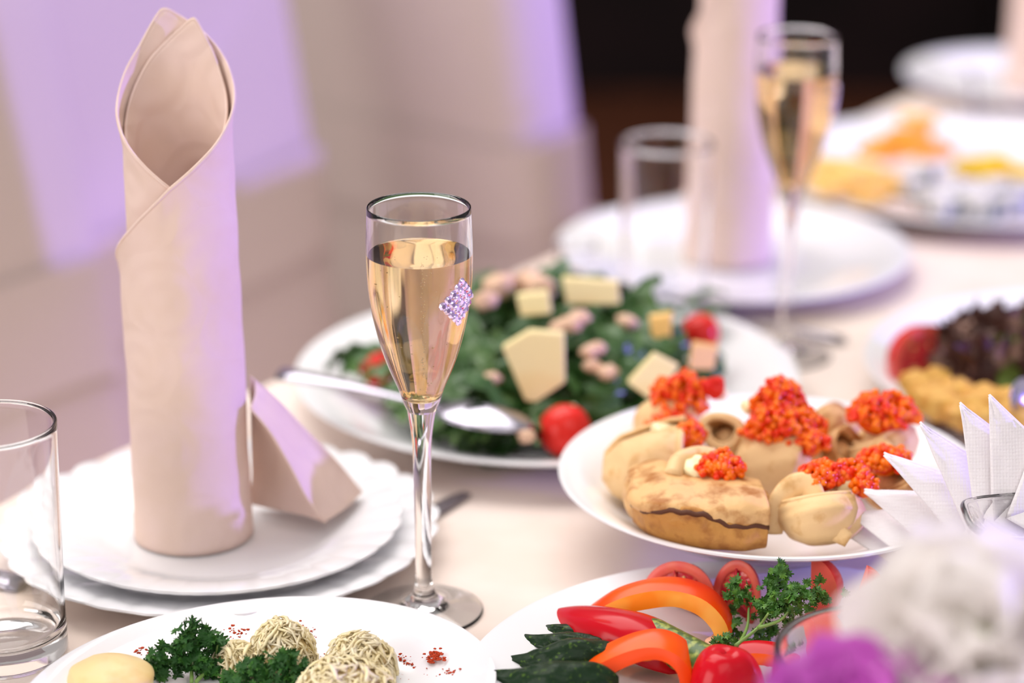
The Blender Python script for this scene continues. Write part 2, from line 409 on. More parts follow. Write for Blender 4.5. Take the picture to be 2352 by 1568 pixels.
# ------------------------------------------------------------------ rolled cloth napkins
def make_roll(loc, label, rot=0.0, hscale=1.0, tail=True):
    t = thing('rolled_napkin', label, 'napkin', loc, 'rolled cloth napkins standing on plates', 0)
    b = loc[2]
    hb = TZ + 0.0145
    tabO = [(-97, .919 - hb), (-45, .943 - hb), (0, .9675 - hb), (90, 1.006 - hb), (150, 1.033 - hb), (190, 1.0465 - hb), (198, 1.0465 - hb), (222, 1.029 - hb), (270, 1.003 - hb), (360, .9665 - hb), (430, .92 - hb)]
    tabI = [(-60, .89 - hb), (0, .958 - hb), (60, .985 - hb), (90, .998 - hb), (122, 1.016 - hb), (157, 1.0425 - hb), (163, 1.0425 - hb), (215, 1.0224 - hb), (242, 1.0075 - hb), (270, .992 - hb), (360, .94 - hb), (400, .90 - hb)]
    def sheet(tab, r0, r1, th0, th1, lip):
        def fn(u, v):
            th = lerp(th0, th1, u)
            h = interp(tab, th) * hscale
            h = 0.5 * h + 0.25 * (interp(tab, th - 3) + interp(tab, th + 3)) * hscale
            z = h * v
            k = z / 0.28
            r = lerp(lerp(r0, r1, u), lerp(r0, r1, u) - 0.003, min(1, k))
            a = R(th) + rot
            wr = 0.0005 * mn.noise(Vector((math.cos(a) * 1.5, math.sin(a) * 1.5, z * 22))) + 0.0005 * mn.noise(Vector((u * 9, z * 60, 3)))
            rr = r + wr + lip * max(0, v - 0.93) * 0.03
            # seam corner swells outward
            if th < -60: rr += 0.0020 * (1 - (th + 97) / 37) * math.exp(-((v - 1) * 3) ** 2)
            return Vector((math.sin(a) * rr, -math.cos(a) * rr, z))
        return fn
    for nm, tab, r0, r1, a0, a1 in (('outer_wrap', tabO, .0322, .0283, -97, 430), ('inner_wrap', tabI, .0272, .0250, -60, 400)):
        fn = sheet(tab, r0, r1, a0, a1, 1)
        o = obj(nm, M().grid(fn, 150, 60), NAPKIN, t, origin=(0, 0, 0)); solid(o, 0.0010)
        edge = [fn(i / 150, 1.0) - Vector((0, 0, 0.0012)) for i in range(151)]
        hm = M().tube(edge, 0.00085, 8); hm2 = obj('hem', hm, NAPKIN, o, origin=(0, 0, 0))
        line = M().tube([fn(0.0, j / 40 * 0.99) for j in range(41)], 0.0007, 8)
        obj('side_hem', line, NAPKIN, o, origin=(0, 0, 0))
    if tail:
        lo = Vector(loc)
        Rdg = spline([aty(574, 862, 1.213), aty(635, 915, 1.222), aty(700, 985, 1.225), aty(770, 1055, 1.226), at(832, 1130, .776)], 24)
        Hm = spline([aty(574, 935, 1.190), aty(620, 990, 1.186), aty(665, 1065, 1.186), aty(705, 1140, 1.188), at(748, 1197, .772)], 24)
        In = spline([aty(574, 905, 1.206), aty(632, 975, 1.212), aty(690, 1060, 1.214), aty(745, 1120, 1.214), at(790, 1165, .774)], 24)
        m = M()
        def F(u, v):
            k = u * 24; i = min(int(k), 23); f = k - i
            r_ = Rdg[i].lerp(Rdg[i + 1], f); h_ = Hm[i].lerp(Hm[i + 1], f); n_ = In[i].lerp(In[i + 1], f)
            p = (1 - v) ** 2 * r_ + 2 * v * (1 - v) * (n_ + Vector((0.004, 0.012 * (1 - u), 0))) + v * v * h_
            p += Vector((0, -1, .5)) * 0.0012 * mn.noise(Vector((u * 5, v * 3, 0)))
            return p - lo
        m.grid(F, 24, 14)
        o = obj('trailing_corner', m, NAPKIN, t, origin=(0, 0, 0)); solid(o, 0.0012); subs(o)
        obj('hem', M().tube([F(i / 24, 1) for i in range(25)], 0.0009, 8), NAPKIN, o, origin=(0, 0, 0))
        bk = M()
        base = spline([at(570, 1168, .772), at(640, 1180, .772), at(700, 1188, .772), at(746, 1199, .7725)], 24)
        def G(u, v):
            k = u * 24; i = min(int(k), 23); f = k - i
            h_ = Hm[i].lerp(Hm[i + 1], f) + Vector((0, 0.004, 0)); b_ = base[i].lerp(base[i + 1], f)
            p = h_.lerp(b_, v); p.y += 0.012 * math.sin(v * math.pi) * (1 - u) + 0.006 * (1 - u)
            return p - lo
        bk.grid(G, 24, 12)
        o = obj('folded_panel', bk, NAPKIN, t, origin=(0, 0, 0)); solid(o, 0.0012); subs(o)
        # back side of the corner, reaching down to the plate behind
        bb = M()
        def K(u, v):
            k = u * 24; i = min(int(k), 23); f = k - i
            r_ = Rdg[i].lerp(Rdg[i + 1], f); q = Vector((r_.x - 0.004, r_.y + 0.02 * (1 - u) + 0.002, .7725))
            return r_.lerp(q, v) - lo
        bb.grid(K, 24, 8)
        o = obj('rear_panel', bb, NAPKIN, t, origin=(0, 0, 0)); solid(o, 0.0012)
    return t
make_roll((-0.172, 1.2025, TZ + 0.0145), 'beige cloth napkin rolled upright on the nearer scalloped plate, trailing a folded corner')
make_roll((0.163, 1.722, TZ + 0.0065), 'rolled cloth napkin standing behind the second champagne flute', R(-25), 1.04, False)
make_roll((0.505, 2.27, TZ + 0.0065), 'rolled cloth napkin cut off by the upper right corner', R(-20), 1.0, False)
# ------------------------------------------------------------------ champagne flutes
FH = 0.2185
HB = 0.112                        # where the bowl starts
outer = [(r_ * k_, z_) for (r_, z_), k_ in zip([(0.0072, .112), (.0094, .117), (.0125, .124), (.0170, .134), (.0210, .145), (.0243, .157), (.0265, .168), (.0278, .179), (.0283, .190), (.0283, .200), (.0279, .2085), (.0275, FH - .0006)], [1, 1] + [.93] * 10)]
inner_ = [(r_ * (1 if z_ < .119 else .93), z_) for r_, z_ in [(.0001, .1180), (.0040, .1183), (.0078, .1200), (.0112, .1245), (.0158, .134), (.0199, .145), (.0233, .157), (.0255, .168), (.0268, .179), (.0273, .190), (.0273, .200), (.0270, .2085), (.0266, FH - .0006)]]
def sm(prof, n=3):
    P = spline([(r, z, 0) for r, z in prof], (len(prof) - 1) * n); return [(max(0.00005, p.x), p.y) for p in P]
LZ = 0.1945
def bowl_r(z):
    tab = sorted((z_, r_) for r_, z_ in sm(inner_)); return interp(tab, z)
def outer_r(z):
    tab = sorted((z_, r_) for r_, z_ in sm(outer)); return interp(tab, z)
def make_flute(loc, label, gem_ang):
    t = thing('champagne_flute', label, 'glass', loc, 'champagne flutes filled with sparkling wine')
    m = M(); m.lathe(sm(outer) + [(.0252, FH)] + list(reversed(sm(inner_))), 72)
    obj('bowl', m, GLASS, t, origin=(0, 0, 0))
    st = sm([(.0072, .112), (.0060, .104), (.0050, .095), (.0046, .082), (.0044, .06), (.0042, .03), (.0045, .018), (.0065, .0105), (.0105, .0068)], 4)
    obj('stem', M().lathe(list(reversed(st)), 48), GLASS, t, origin=(0, 0, 0))
    ft = [(.0105, .0068), (.015, .0046), (.022, .0031), (.0295, .0020), (.0306, .0013), (.0298, .0004), (.022, .0014), (.015, .0024), (.008, .0030), (.0001, .0031)]
    obj('foot', M().lathe(list(reversed(sm(ft, 3))), 72), GLASS, t, origin=(0, 0, 0))
    zs = [z for r_, z in sm(inner_) if z < LZ - 0.0008]
    prof = [(.0001, .1179)] + [(bowl_r(z) + 0.00012, z - 0.00005) for z in zs[1:]] + [(bowl_r(LZ) + .00012, LZ), (bowl_r(LZ) - .0012, LZ - .0004), (bowl_r(LZ) * .6, LZ - .0006), (.0001, LZ - .0006)]
    obj('sparkling_wine', M().lathe(prof, 72), WINE, t, origin=(0, 0, 0), angle=40)
    bb = M(); rng = random.Random(3)
    for i in range(90):
        z = rng.uniform(.122, LZ - .002); rr = bowl_r(z) * 0.9
        if i < 55: x, y = 0.0008 * rng.uniform(-1, 1) + 0.0015, -0.45 * rr + rng.uniform(-.001, .001)
        else:
            a = rng.uniform(0, 6.28); q = rng.uniform(.2, .95); x, y = rr * q * math.cos(a), rr * q * math.sin(a)
        bb.blob((x, y, z), rng.uniform(.0002, .00042), seg=6, rings=4)
    obj('bubbles', bb, BUBBLE, t, origin=(0, 0, 0), kind='stuff')
    # rhinestone lozenge stuck on the bowl
    g = M(); n = 10; rr = .0022
    vs = [(0.0, 0.0, -rr * .2)]
    top = [(rr * .5 * math.cos(2 * math.pi * i / 8), rr * .5 * math.sin(2 * math.pi * i / 8), rr * .75) for i in range(8)]
    mid = [(rr * math.cos(2 * math.pi * (i + .5) / 8), rr * math.sin(2 * math.pi * (i + .5) / 8), rr * .3) for i in range(8)]
    bot = [(rr * math.cos(2 * math.pi * (i + .5) / 8), rr * math.sin(2 * math.pi * (i + .5) / 8), 0) for i in range(8)]
    fs = [tuple(range(8))]
    for i in range(8):
        j = (i + 1) % 8
        fs += [(i, 8 + i, j), (j, 8 + i, 8 + j), (8 + i, 16 + i, 16 + j, 8 + j)]
    fs.append(tuple(reversed(range(16, 24))))
    gm = M().add(top + mid + bot, fs).mesh('gem', CRYSTAL, smooth=False)
    d1 = .0029
    for i in range(5):
        for j in range(5):
            s_ = (i - j) * .0027; zz = (i + j - 4) * .0026
            z = 0.1745 + zz; R0 = outer_r(z)
            a = gem_ang + s_ / R0
            nrm = Vector((math.cos(a), math.sin(a), 0.06)).normalized()
            o = link('gem', gm, t, loc=nrm * 0 + Vector((math.cos(a) * (R0 - .0001), math.sin(a) * (R0 - .0001), z)))
            o.rotation_euler = (nrm.to_track_quat('Z', 'Y') @ Quaternion((0, 0, 1), (i * 5 + j) * 0.7)).to_euler()
    return t
make_flute((-0.0455, 1.134, TZ), 'full champagne flute with violet rhinestone lozenge, in sharp focus at the centre', R(-38))
make_flute((0.183, 1.525, TZ), 'full champagne flute in front of the second rolled napkin', R(-5))
# ------------------------------------------------------------------ tumblers
def make_tumbler(loc, label, h=.123, r=.0305):
    t = thing('tumbler', label, 'glass', loc, 'empty straight tumblers')
    w_ = .0016
    prof = [(.0001, .0012), (r * .7, .0010), (r * .86, .0), (r * .95, .0006), (r * 1.01, .004), (r * 1.005, .008), (r * 1.005, .012), (r, .03), (r + .001, .08), (r + .002, h - .004), (r + .002, h - .0016), (r + .0019, h - .0008), (r + .002 - w_ * .5, h), (r + .0021 - w_, h - .0008), (r + .002 - w_, h - .0016), (r + .002 - w_, h - .004),
            (r + .001 - w_, .08), (r - w_, .03), (r - w_, .022), (r - w_ * 1.2, .018), (r - w_ * 1.9, .0145), (r * .86, .0125), (r * .6, .0108), (.0001, .0100)]
    obj('body', M().lathe(prof, 72), GLASS, t, origin=(0, 0, 0))
    rim = M().lathe([(r + .002 - w_ * .5 + .0009 * math.cos(a), h + .0009 * math.sin(a)) for a in [i * math.pi / 4 for i in range(8)]], 72, close=True)
    obj('rim', rim, GLASS, t, origin=(0, 0, 0))
    return t
make_tumbler((-0.2525, 1.086, TZ), 'empty clear tumbler cut off by the left edge of the photo')
make_tumbler((0.106, 1.605, TZ), 'blurred empty tumbler between the leaf salad and second rolled napkin', .126, .0300)
# small shaker glass beside the far plate
t = thing('shot_glass', 'tiny clear glass at the left of the second napkin plate', 'glass', (0.046, 1.632, TZ))
obj('body', M().lathe([(.0001, .001), (.010, .0008), (.0115, .0), (.0122, .001), (.0125, .003), (.0135, .02), (.0144, .043), (.0145, .0445), (.0142, .0452), (.0138, .0445), (.0137, .043), (.0130, .02), (.0122, .012), (.0110, .0098), (.008, .009), (.0001, .009)], 48), GLASS, t, origin=(0, 0, 0))
obj('rim', M().lathe([(.0142 + .0005 * math.cos(a), .0455 + .0005 * math.sin(a)) for a in [i * math.pi / 4 for i in range(8)]], 48, close=True), GLASS, t, origin=(0, 0, 0))
# ------------------------------------------------------------------ cutlery
def cutlery(name, label, cat, a, b, kind, mt=STEEL, wid=.004, bl=.045, bw=.018, up=(0, 0, 1), inv=False):
    """a = handle end, b = far tip"""
    a = Vector(a); b = Vector(b); d = (b - a); L = d.length; x = d.normalized(); z = Vector(up); y = z.cross(x).normalized(); z = x.cross(y)
    t = thing(name, label, cat, a)
    T = lambda px, py, pz: a + x * px + y * py + z * pz
    hp = [T(L * k / 10 * (1 - (bl / L) * .9), 0, .002 * math.sin(k / 10 * 3.1)) for k in range(11)]
    obj('handle', M().tube(hp, lambda s_: wid * (1.25 - .8 * min(1, s_ * 1.4)) + .0008, 10, flat=.35), mt, t)
    m = M()
    if kind == 'spoon':
        sgn = 1 if inv else -1
        def S(u, v):
            an = 2 * math.pi * u; r_ = v
            px = L - bl / 2 + math.cos(an) * r_ * bl / 2; py = math.sin(an) * r_ * bw * (1 - .12 * math.cos(an))
            return T(px, py, sgn * .35 * bw * (1 - r_ * r_) + .001)
        m.grid(S, 32, 10, wrap=True); o = obj('spoon_bowl', m, mt, t); solid(o, .0010)
    elif kind == 'knife':
        def S(u, v):
            px = lerp(L - bl, L, u); wv = bw * (1 - u ** 3 * .9) * .5
            return T(px, lerp(-bw * .4, wv, v), 0)
        m.grid(S, 20, 4); o = obj('blade', m, mt, t); solid(o, .0014)
    else:
        def S(u, v):
            px = lerp(L - bl, L - bl * .55, u); wv = lerp(.3, 1, min(1, u * 2)) * bw * .5
            return T(px, lerp(-wv, wv, v), -.002 * math.sin(u * 3.1))
        m.grid(S, 10, 4); o = obj('neck', m, mt, t); solid(o, .0014)
        for i in range(4):
            q = lerp(-bw * .42, bw * .42, i / 3)
            obj('tine', M().tube([T(lerp(L - bl * .56, L, k / 5), q, .003 * (k / 5) ** 2) for k in range(6)], lambda s_: .0011 * (1 - .6 * s_), 6), mt, t)
    return t
cutlery('serving_spoon', 'steel serving spoon turned bowl down across the leaf salad plate', 'spoon', at(645, 858, .800), at(1225, 985, .785), 'spoon', wid=.0065, bl=.060, bw=.0200, inv=True)
cutlery('table_knife', 'table knife whose tip sticks out right of the scalloped plates', 'knife', at(850, 1268, .7525), at(1066, 1131, .7525), 'knife', DARKSTEEL, bl=.04, bw=.012)
cutlery('table_fork', 'steel fork handle lying seen through the left tumbler', 'fork', at(60, 1345, .753), at(-420, 1250, .753), 'fork', DARKSTEEL, wid=.008)
cutlery('table_knife', 'dark table knife lying before the second napkin plate', 'knife', at(1938, 781, .753), at(1500, 706, .753), 'knife', DARKSTEEL, bl=.07, bw=.012)
cutlery('serving_spoon', 'dark serving spoon leaning out of the red lettuce plate', 'spoon', at(2500, 880, .775), at(2318, 915, .802), 'spoon', DARKSTEEL, bl=.03, bw=.011, up=(0, -1, .3))
cutlery('table_fork', 'fork resting on the farthest white plate', 'fork', at(2225, 165, .80), at(2245, 262, .772), 'fork', DARKSTEEL, wid=.004, bl=.02, bw=.008)
# ------------------------------------------------------------------ parsley
def leaf_mesh(seed, mt, size=.007):
    rng = random.Random(seed); m = M()
    for li, (oa, os) in enumerate(((0, 1.0), (58, .8), (-58, .8))):
        # one leaflet, pointed lobes
        q = Matrix.Rotation(R(oa), 3, 'Z'); tilt = Matrix.Rotation(R(rng.uniform(-30, 30)), 3, 'X')
        lobes = []
        for k in range(7):
            f = k / 6; a = lerp(-115, 115, f)
            lobes.append((a, (1.0 - .38 * abs(2 * f - 1)) * rng.uniform(.85, 1.1)))
        outl = []
        for k, (a, r_) in enumerate(lobes):
            for da, rr in ((-15, .58), (-6, .92), (0, 1.0), (6, .92)):
                outl.append((R(a + da), r_ * rr))
        outl.append((R(lobes[-1][0] + 15), .5))
        c = Vector((.30, 0, 0)); vs = [(0, 0, 0), c + Vector((0, 0, .05))]
        for a, r_ in outl:
            p = c + Vector((math.cos(a), math.sin(a), 0)) * r_ * .62
            p.z = .20 * r_ * r_ * math.sin(a * 3.2 + seed) + .16 * abs(p.y) * 1.2
            vs.append(p)
        n = len(outl); fs = [(1, 2 + i, 3 + i) for i in range(n - 1)] + [(0, 2, 1), (1, 1 + n, 0)]
        m.add([q @ (tilt @ Vector(p)) * os * size for p in vs], fs)
    return m.mesh('leaf', mt, smooth=True)
PL = [leaf_mesh(i, PARS) for i in range(4)]; PD = [leaf_mesh(i + 9, PARSD) for i in range(4)]
def make_parsley(label, base, clusters, meshes, per, spread, size, stems, seed=1, stemr=.0007):
    rng = random.Random(seed); t = thing('parsley_sprig', label, 'parsley', base)
    B = Vector(base)
    for s_ in stems:
        obj('stem', M().tube(spline(s_, 10), lambda f: stemr * (1.5 - .7 * f), 7), STEM, t)
    for c in clusters:
        c = Vector(c)
        for k in range(per):
            d = Vector((rng.gauss(0, 1), rng.gauss(0, .7), rng.gauss(0, 1))) * spread
            nrm = (Vector((rng.uniform(-1, 1), rng.uniform(-1.6, .2), rng.uniform(-.2, 1.4)))).normalized()
            o = link('leaf', rng.choice(meshes), t, loc=c + d - B, scale=size * rng.uniform(.7, 1.15))
            o.rotation_euler = (nrm.to_track_quat('Z', 'Y') @ Quaternion((0, 0, 1), rng.uniform(0, 6.28))).to_euler()
    return t
yr = 1.078
cl = [aty(u, v, y) for u, v, y in ((1690, 1352, 1.092), (1708, 1372, 1.09), (1735, 1388, 1.085), (1788, 1312, 1.09), (1778, 1338, 1.088), (1800, 1352, 1.085), (1826, 1345, 1.085), (1845, 1362, 1.08), (1872, 1375, 1.08),
      (1893, 1376, 1.08), (1800, 1380, 1.078), (1775, 1378, 1.078), (1790, 1402, 1.074), (1755, 1408, 1.085), (1830, 1385, 1.08), (1670, 1430, 1.095), (1690, 1446, 1.092), (1668, 1478, 1.070), (1700, 1490, 1.07), (1722, 1496, 1.072), (1740, 1470, 1.09), (1765, 1450, 1.09), (1810, 1420, 1.085))]
make_parsley('bright parsley sprig with forked stem among tomato wedges', at(1705, 1500, .760), cl, PL, 8, .0030, .85,
             [[at(1690, 1482, .770), aty(1740, 1442, 1.072), aty(1765, 1408, 1.07)], [aty(1740, 1442, 1.072), aty(1790, 1425, 1.07), aty(1815, 1400, 1.075)], [at(1695, 1484, .768), aty(1716, 1440, 1.08), aty(1720, 1395, 1.088)]], 2)
cl = [aty(u, v, 1.055) for u, v in ((442, 1440), (428, 1458), (455, 1462), (410, 1480), (388, 1498), (440, 1485), (365, 1508), (350, 1528), (338, 1548), (375, 1535), (420, 1512), (455, 1515), (492, 1478), (505, 1500), (478, 1522), (500, 1530), (400, 1552), (440, 1548), (480, 1550), (515, 1550), (360, 1562))]
cl = [Vector((p.x, p.y + random.uniform(-.008, .008), p.z)) for p in cl]
make_parsley('dark green parsley bunch beside the potato slice on the front oval plate', at(430, 1560, .757), cl, PD, 9, .0029, 1.0, [[at(440, 1566, .758), aty(440, 1500, 1.06), aty(440, 1450, 1.055)], [at(450, 1566, .758), aty(490, 1520, 1.055), aty(500, 1480, 1.055)]], 5)
cl = [aty(u, v, 1.038) for u, v in ((556, 1540), (585, 1528), (612, 1535), (640, 1522), (668, 1512), (690, 1525), (700, 1545), (660, 1545), (625, 1552), (590, 1555), (560, 1562), (530, 1560), (690, 1562), (648, 1508))]
make_parsley('lower parsley bunch in front of the tallest shredded mound', at(620, 1580, .757), cl, PD, 6, .0024, .92, [[at(600, 1590, .758), aty(620, 1555, 1.04), aty(640, 1525, 1.038)]], 8)
# ------------------------------------------------------------------ front left plate: shredded mounds, potato, crumbs, paprika
def shred_mound(label, c, r, h, n, seed):
    c = Vector(c); t = thing('shredded_mound', label, 'food', c, 'shredded cheese mounds on the front oval plate'); n = int(n * 1.3); rng = random.Random(seed)
    obj('filling', M().blob(c + Vector((0, 0, h * .35)), (r * .86, r * .86, h * .55), .12, 3, 28, 18, seed=seed, zmin=-h * .35), CORE, t)
    m = M()
    for i in range(n):
        a = rng.uniform(0, 6.28); el = math.asin(rng.uniform(-.15, 1)); L = rng.uniform(.006, .013)
        lump = 1 + .16 * mn.noise(Vector((a * 1.3, el * 3, seed)))
        d = Vector((math.cos(a) * math.cos(el), math.sin(a) * math.cos(el), math.sin(el)))
        tang = d.cross(Vector((rng.gauss(0, 1), rng.gauss(0, 1), rng.gauss(0, 1)))).normalized()
        P = []; k = rng.uniform(.86, 1.10); bend = rng.uniform(-1.5, 2.5); side = d.cross(tang)
        for j in range(6):
            s_ = (j / 5 - .5) * L / r
            q = (d + tang * s_ + side * bend * s_ * s_ * .5).normalized() * (k * lump + rng.uniform(-.03, .03))
            P.append(c + Vector((q.x * r, q.y * r, max(-.0, q.z) * h + .0008)))
        m.tube(P, lambda f, w_=rng.uniform(.0006, .0013): w_ * (1 - .5 * abs(2 * f - 1) ** 3), 5, flat=.5)
    obj('shreds', m, CABB, t, kind='stuff')
    return t
zc = .7565
shred_mound('tallest mound of pale shreds behind the lower parsley bunch', at(650, 1528, zc), .0158, .0215, 430, 1)
shred_mound('round shredded mound to the right of the tallest one', at(826, 1550, zc), .0168, .019, 430, 2)
shred_mound('wide low shredded mound at the bottom edge of the photo', at(790, 1608, zc), .0235, .0175, 520, 3)
shred_mound('small shredded mound half hidden behind the dark parsley bunch', at(545, 1535, zc), .0115, .012, 200, 4)
m = M(); c = at(254, 1592, .7565) + Vector((0, 0, .0085))
m.blob(c, (.0212, .0185, .009), .10, 2.2, 40, 20, seed=3)
tag(obj('potato_slice', m, POTATO, origin=c), 'thick pale yellow potato slice on the front oval plate', 'food')
for i, (u, v, s_) in enumerate(((272, 1508, .0030), (313, 1524, .0024), (330, 1500, .0015), (262, 1515, .002), (285, 1512, .002))):
    c = at(u, v + 8, zc) + Vector((0, 0, s_ * .7))
    if i in (0, 1): tag(obj('walnut_crumb', M().blob(c, s_, .5, 2.5, 14, 10, seed=i), NUT, origin=c), ['large walnut crumb standing behind the potato slice', 'small walnut crumb between potato slice and parsley'][i], 'nut')
rng = random.Random(4); m = M()
def plate_z(x, y): return .7556
for (u, v, ru, rv, n, big) in ((545, 1452, 30, 16, 26, .0010), (660, 1436, 40, 14, 26, .0008), (690, 1448, 26, 12, 18, .0009), (996, 1508, 20, 13, 90, .0011), (935, 1528, 16, 12, 22, .0009), (950, 1545, 60, 24, 60, .0004), (1030, 1545, 26, 10, 24, .0008), (325, 1496, 16, 10, 16, .0010), (560, 1500, 20, 16, 12, .0008), (730, 1500, 30, 40, 22, .0006), (925, 1510, 14, 12, 16, .0008), (905, 1540, 14, 22, 16, .0007)):
    for i in range(n):
        p = at(u + rng.gauss(0, .5) * ru, v + rng.gauss(0, .5) * rv, .7556)
        rr = big * rng.uniform(.3, 1.0)
        # follow the sloping rim
        dd = Matrix.Rotation(-R(28), 2) @ Vector((p.x + .118, p.y - 1.010)); q = math.hypot(dd.x / 1.10, dd.y / .93) / .104
        z = .7553 if q < .72 else .7553 + (q - .72) / .28 * .0145
        p = at(1176 + (p - CAMP).x / (p - CAMP).dot(FW) * FPX, 784 - (p - CAMP).dot(UP) / (p - CAMP).dot(FW) * FPX, z + .0002)
        m.blob(p, (rr, rr, rr * .45), .5, 2, 7, 5, seed=i)
tag(obj('paprika_powder', m, PAPRIKA, origin=at(800, 1500, .756)), 'red paprika powder sprinkled over the front oval plate', 'spice', kind='stuff')
# ------------------------------------------------------------------ vegetable plate
def spear(label, pts, wid, thick, seed, mt=CUC, roll=0):
    """pointed cucumber spear: ridge path, half width, skin up"""
    P = spline(pts, 44); c = P[0].copy(); t = thing('cucumber_spear', label, 'cucumber', c, 'cucumber spears on the vegetable plate')
    rng = random.Random(seed); bumps = [(rng.uniform(.08, 1), rng.uniform(-.9, .9), rng.uniform(.7, 1.3)) for _ in range(34)]
    def fr(k):
        tn = (P[min(k + 1, 44)] - P[max(k - 1, 0)]).normalized(); n = Vector((0, -.75, .66)); sd = tn.cross(n).normalized(); return tn, sd, sd.cross(tn)
    def W(s_): return wid * min(1, (s_ * 1.6) ** 1.0) * (1 if s_ < .85 else math.sqrt(max(.05, 1 - ((s_ - .85) / .15) ** 2)))
    def fn(u, v):
        k = round(u * 44); tn, sd, n = fr(k); a = lerp(-1.35, 1.35, v); w_ = W(u)
        b = 0
        for bu, bv, bs in bumps:
            d2 = ((u - bu) * 50 / 2.2) ** 2 * .55 + ((v * 2 - 1 - bv) * 4.2) ** 2
            if d2 < 6: b += bs * math.exp(-d2 * 1.5)
        rr = w_ * (1 + .0) ; hgt = thick * (w_ / wid)
        return P[k] + sd * (math.sin(a) * rr) + n * ((math.cos(a) - .6) * hgt + b * .0009 * min(1, u * 4) + .0004 * mn.noise(P[k] * 300 + Vector((v * 4, 0, 0))))
    obj('skin', M().grid(fn, 44, 26), mt, t)
    def fl(u, v):
        k = round(u * 44); tn, sd, n = fr(k); w_ = W(u); e0 = P[k] + sd * (-math.sin(1.35) * w_) + n * ((math.cos(1.35) - .6) * thick * w_ / wid)
        e1 = P[k] + sd * (math.sin(1.35) * w_) + n * ((math.cos(1.35) - .6) * thick * w_ / wid); mid = P[k] - n * thick * 1.0 * (w_ / wid)
        return e0.lerp(mid, v * 2) if v < .5 else mid.lerp(e1, v * 2 - 1)
    obj('flesh', M().grid(fl, 44, 4), CUCF, t)
    return t
spear('dark cucumber spear with the rearmost point on the vegetable plate', [at(1165, 1424, .768), at(1240, 1446, .766), at(1320, 1458, .766), at(1400, 1478, .764)], .0062, .005, 1)
spear('dark cucumber spear with the second point from the back', [at(1140, 1448, .766), at(1230, 1470, .768), at(1310, 1478, .769), at(1400, 1490, .767)], .0068, .006, 2)
spear('knobbly dark cucumber spear with the third point from the back', [at(1118, 1512, .763), at(1220, 1515, .769), at(1320, 1502, .773), at(1440, 1512, .768)], .0090, .0075, 3)
spear('knobbly cucumber spear nearest to the bottom edge of the photo', [at(1062, 1546, .763), at(1170, 1558, .769), at(1280, 1562, .773), at(1420, 1562, .768)], .0105, .0085, 4)
# mottled cucumber half
c = at(1560, 1492, .770); t = thing('cucumber_chunk', 'mottled lighter green cucumber chunk inside the orange pepper arch', 'cucumber', c)
def ck(u, v):
    a = 2 * math.pi * v; ax = (at(1640, 1530, .766) - at(1480, 1448, .768)); s_ = u; p0 = at(1462, 1452, .768)
    x = ax.normalized(); L = ax.length; y = Vector((0, 0, 1)).cross(x).normalized(); z = x.cross(y)
    r_ = .0098 * (1 - .5 * (max(0, .25 - s_) / .25) ** 2)
    return p0 + x * L * 1.02 * s_ + y * math.cos(a) * r_ + z * math.sin(a) * r_ * .95 + Vector((0, 0, .002))
obj('skin', M().grid(ck, 20, 24), CUCL, t)
ends = M(); ends.add([ck(1, i / 24) for i in range(24)], [tuple(range(24))]); ends.add([ck(0, i / 24) for i in range(24)], [tuple(range(24))]); obj('cut_end', ends, CUCF, t)
def pepper_arch(label, outerp, innerp, depth, mats, base, name='pepper_strip', n=36):
    """standing arch of pepper: outer and inner edge paths in front, extruded back by depth vector; skin outside, pith inside"""
    O = spline(outerp, n); I = spline(innerp, n); D = Vector(depth); t = thing(name, label, 'pepper', base, 'pepper pieces on the vegetable plate')
    skin = M().grid(lambda u, v: O[round(u * n)] + D * v + (O[round(u * n)] - I[round(u * n)]).normalized() * .0012 * math.sin(v * math.pi), n, 6)
    obj('skin', skin, mats[0], t)
    face = M().grid(lambda u, v: O[round(u * n)].lerp(I[round(u * n)], v) - D.normalized() * .0006 * math.sin(v * math.pi), n, 4)
    obj('cut_face', face, mats[1], t)
    pith = M().grid(lambda u, v: I[round(u * n)] + D * v - (O[round(u * n)] - I[round(u * n)]).normalized() * (.0006 * mn.noise(Vector((u * 12, v * 4, 1)))), n, 6)
    obj('inner_pith', pith, mats[2], t)
    rear = M().grid(lambda u, v: O[round(u * n)].lerp(I[round(u * n)], v) + D, n, 2)
    for e in (0, 1):
        rear.add([O[e * n], I[e * n], I[e * n] + D, O[e * n] + D], [(0, 1, 2, 3)])
    obj('rear_cut', rear, mats[1], t)
    return t
pepper_arch('wide orange pepper arch behind the red pepper wedge', [aty(u, v, y) for u, v, y in ((1335, 1428, 1.094), (1400, 1385, 1.094), (1470, 1362, 1.094), (1540, 1356, 1.093), (1610, 1374, 1.090), (1655, 1412, 1.086), (1674, 1455, 1.081), (1660, 1495, 1.073), (1632, 1514, 1.067))],
            [aty(u, v, y) for u, v, y in ((1365, 1440, 1.090), (1420, 1414, 1.090), (1480, 1400, 1.090), (1545, 1393, 1.089), (1595, 1408, 1.086), (1628, 1436, 1.082), (1641, 1464, 1.077), (1630, 1488, 1.071), (1610, 1502, 1.066))],
            (.003, .012, .002), (PEPORANGE, PEPFLESH, PEPPITH), at(1640, 1500, .76))
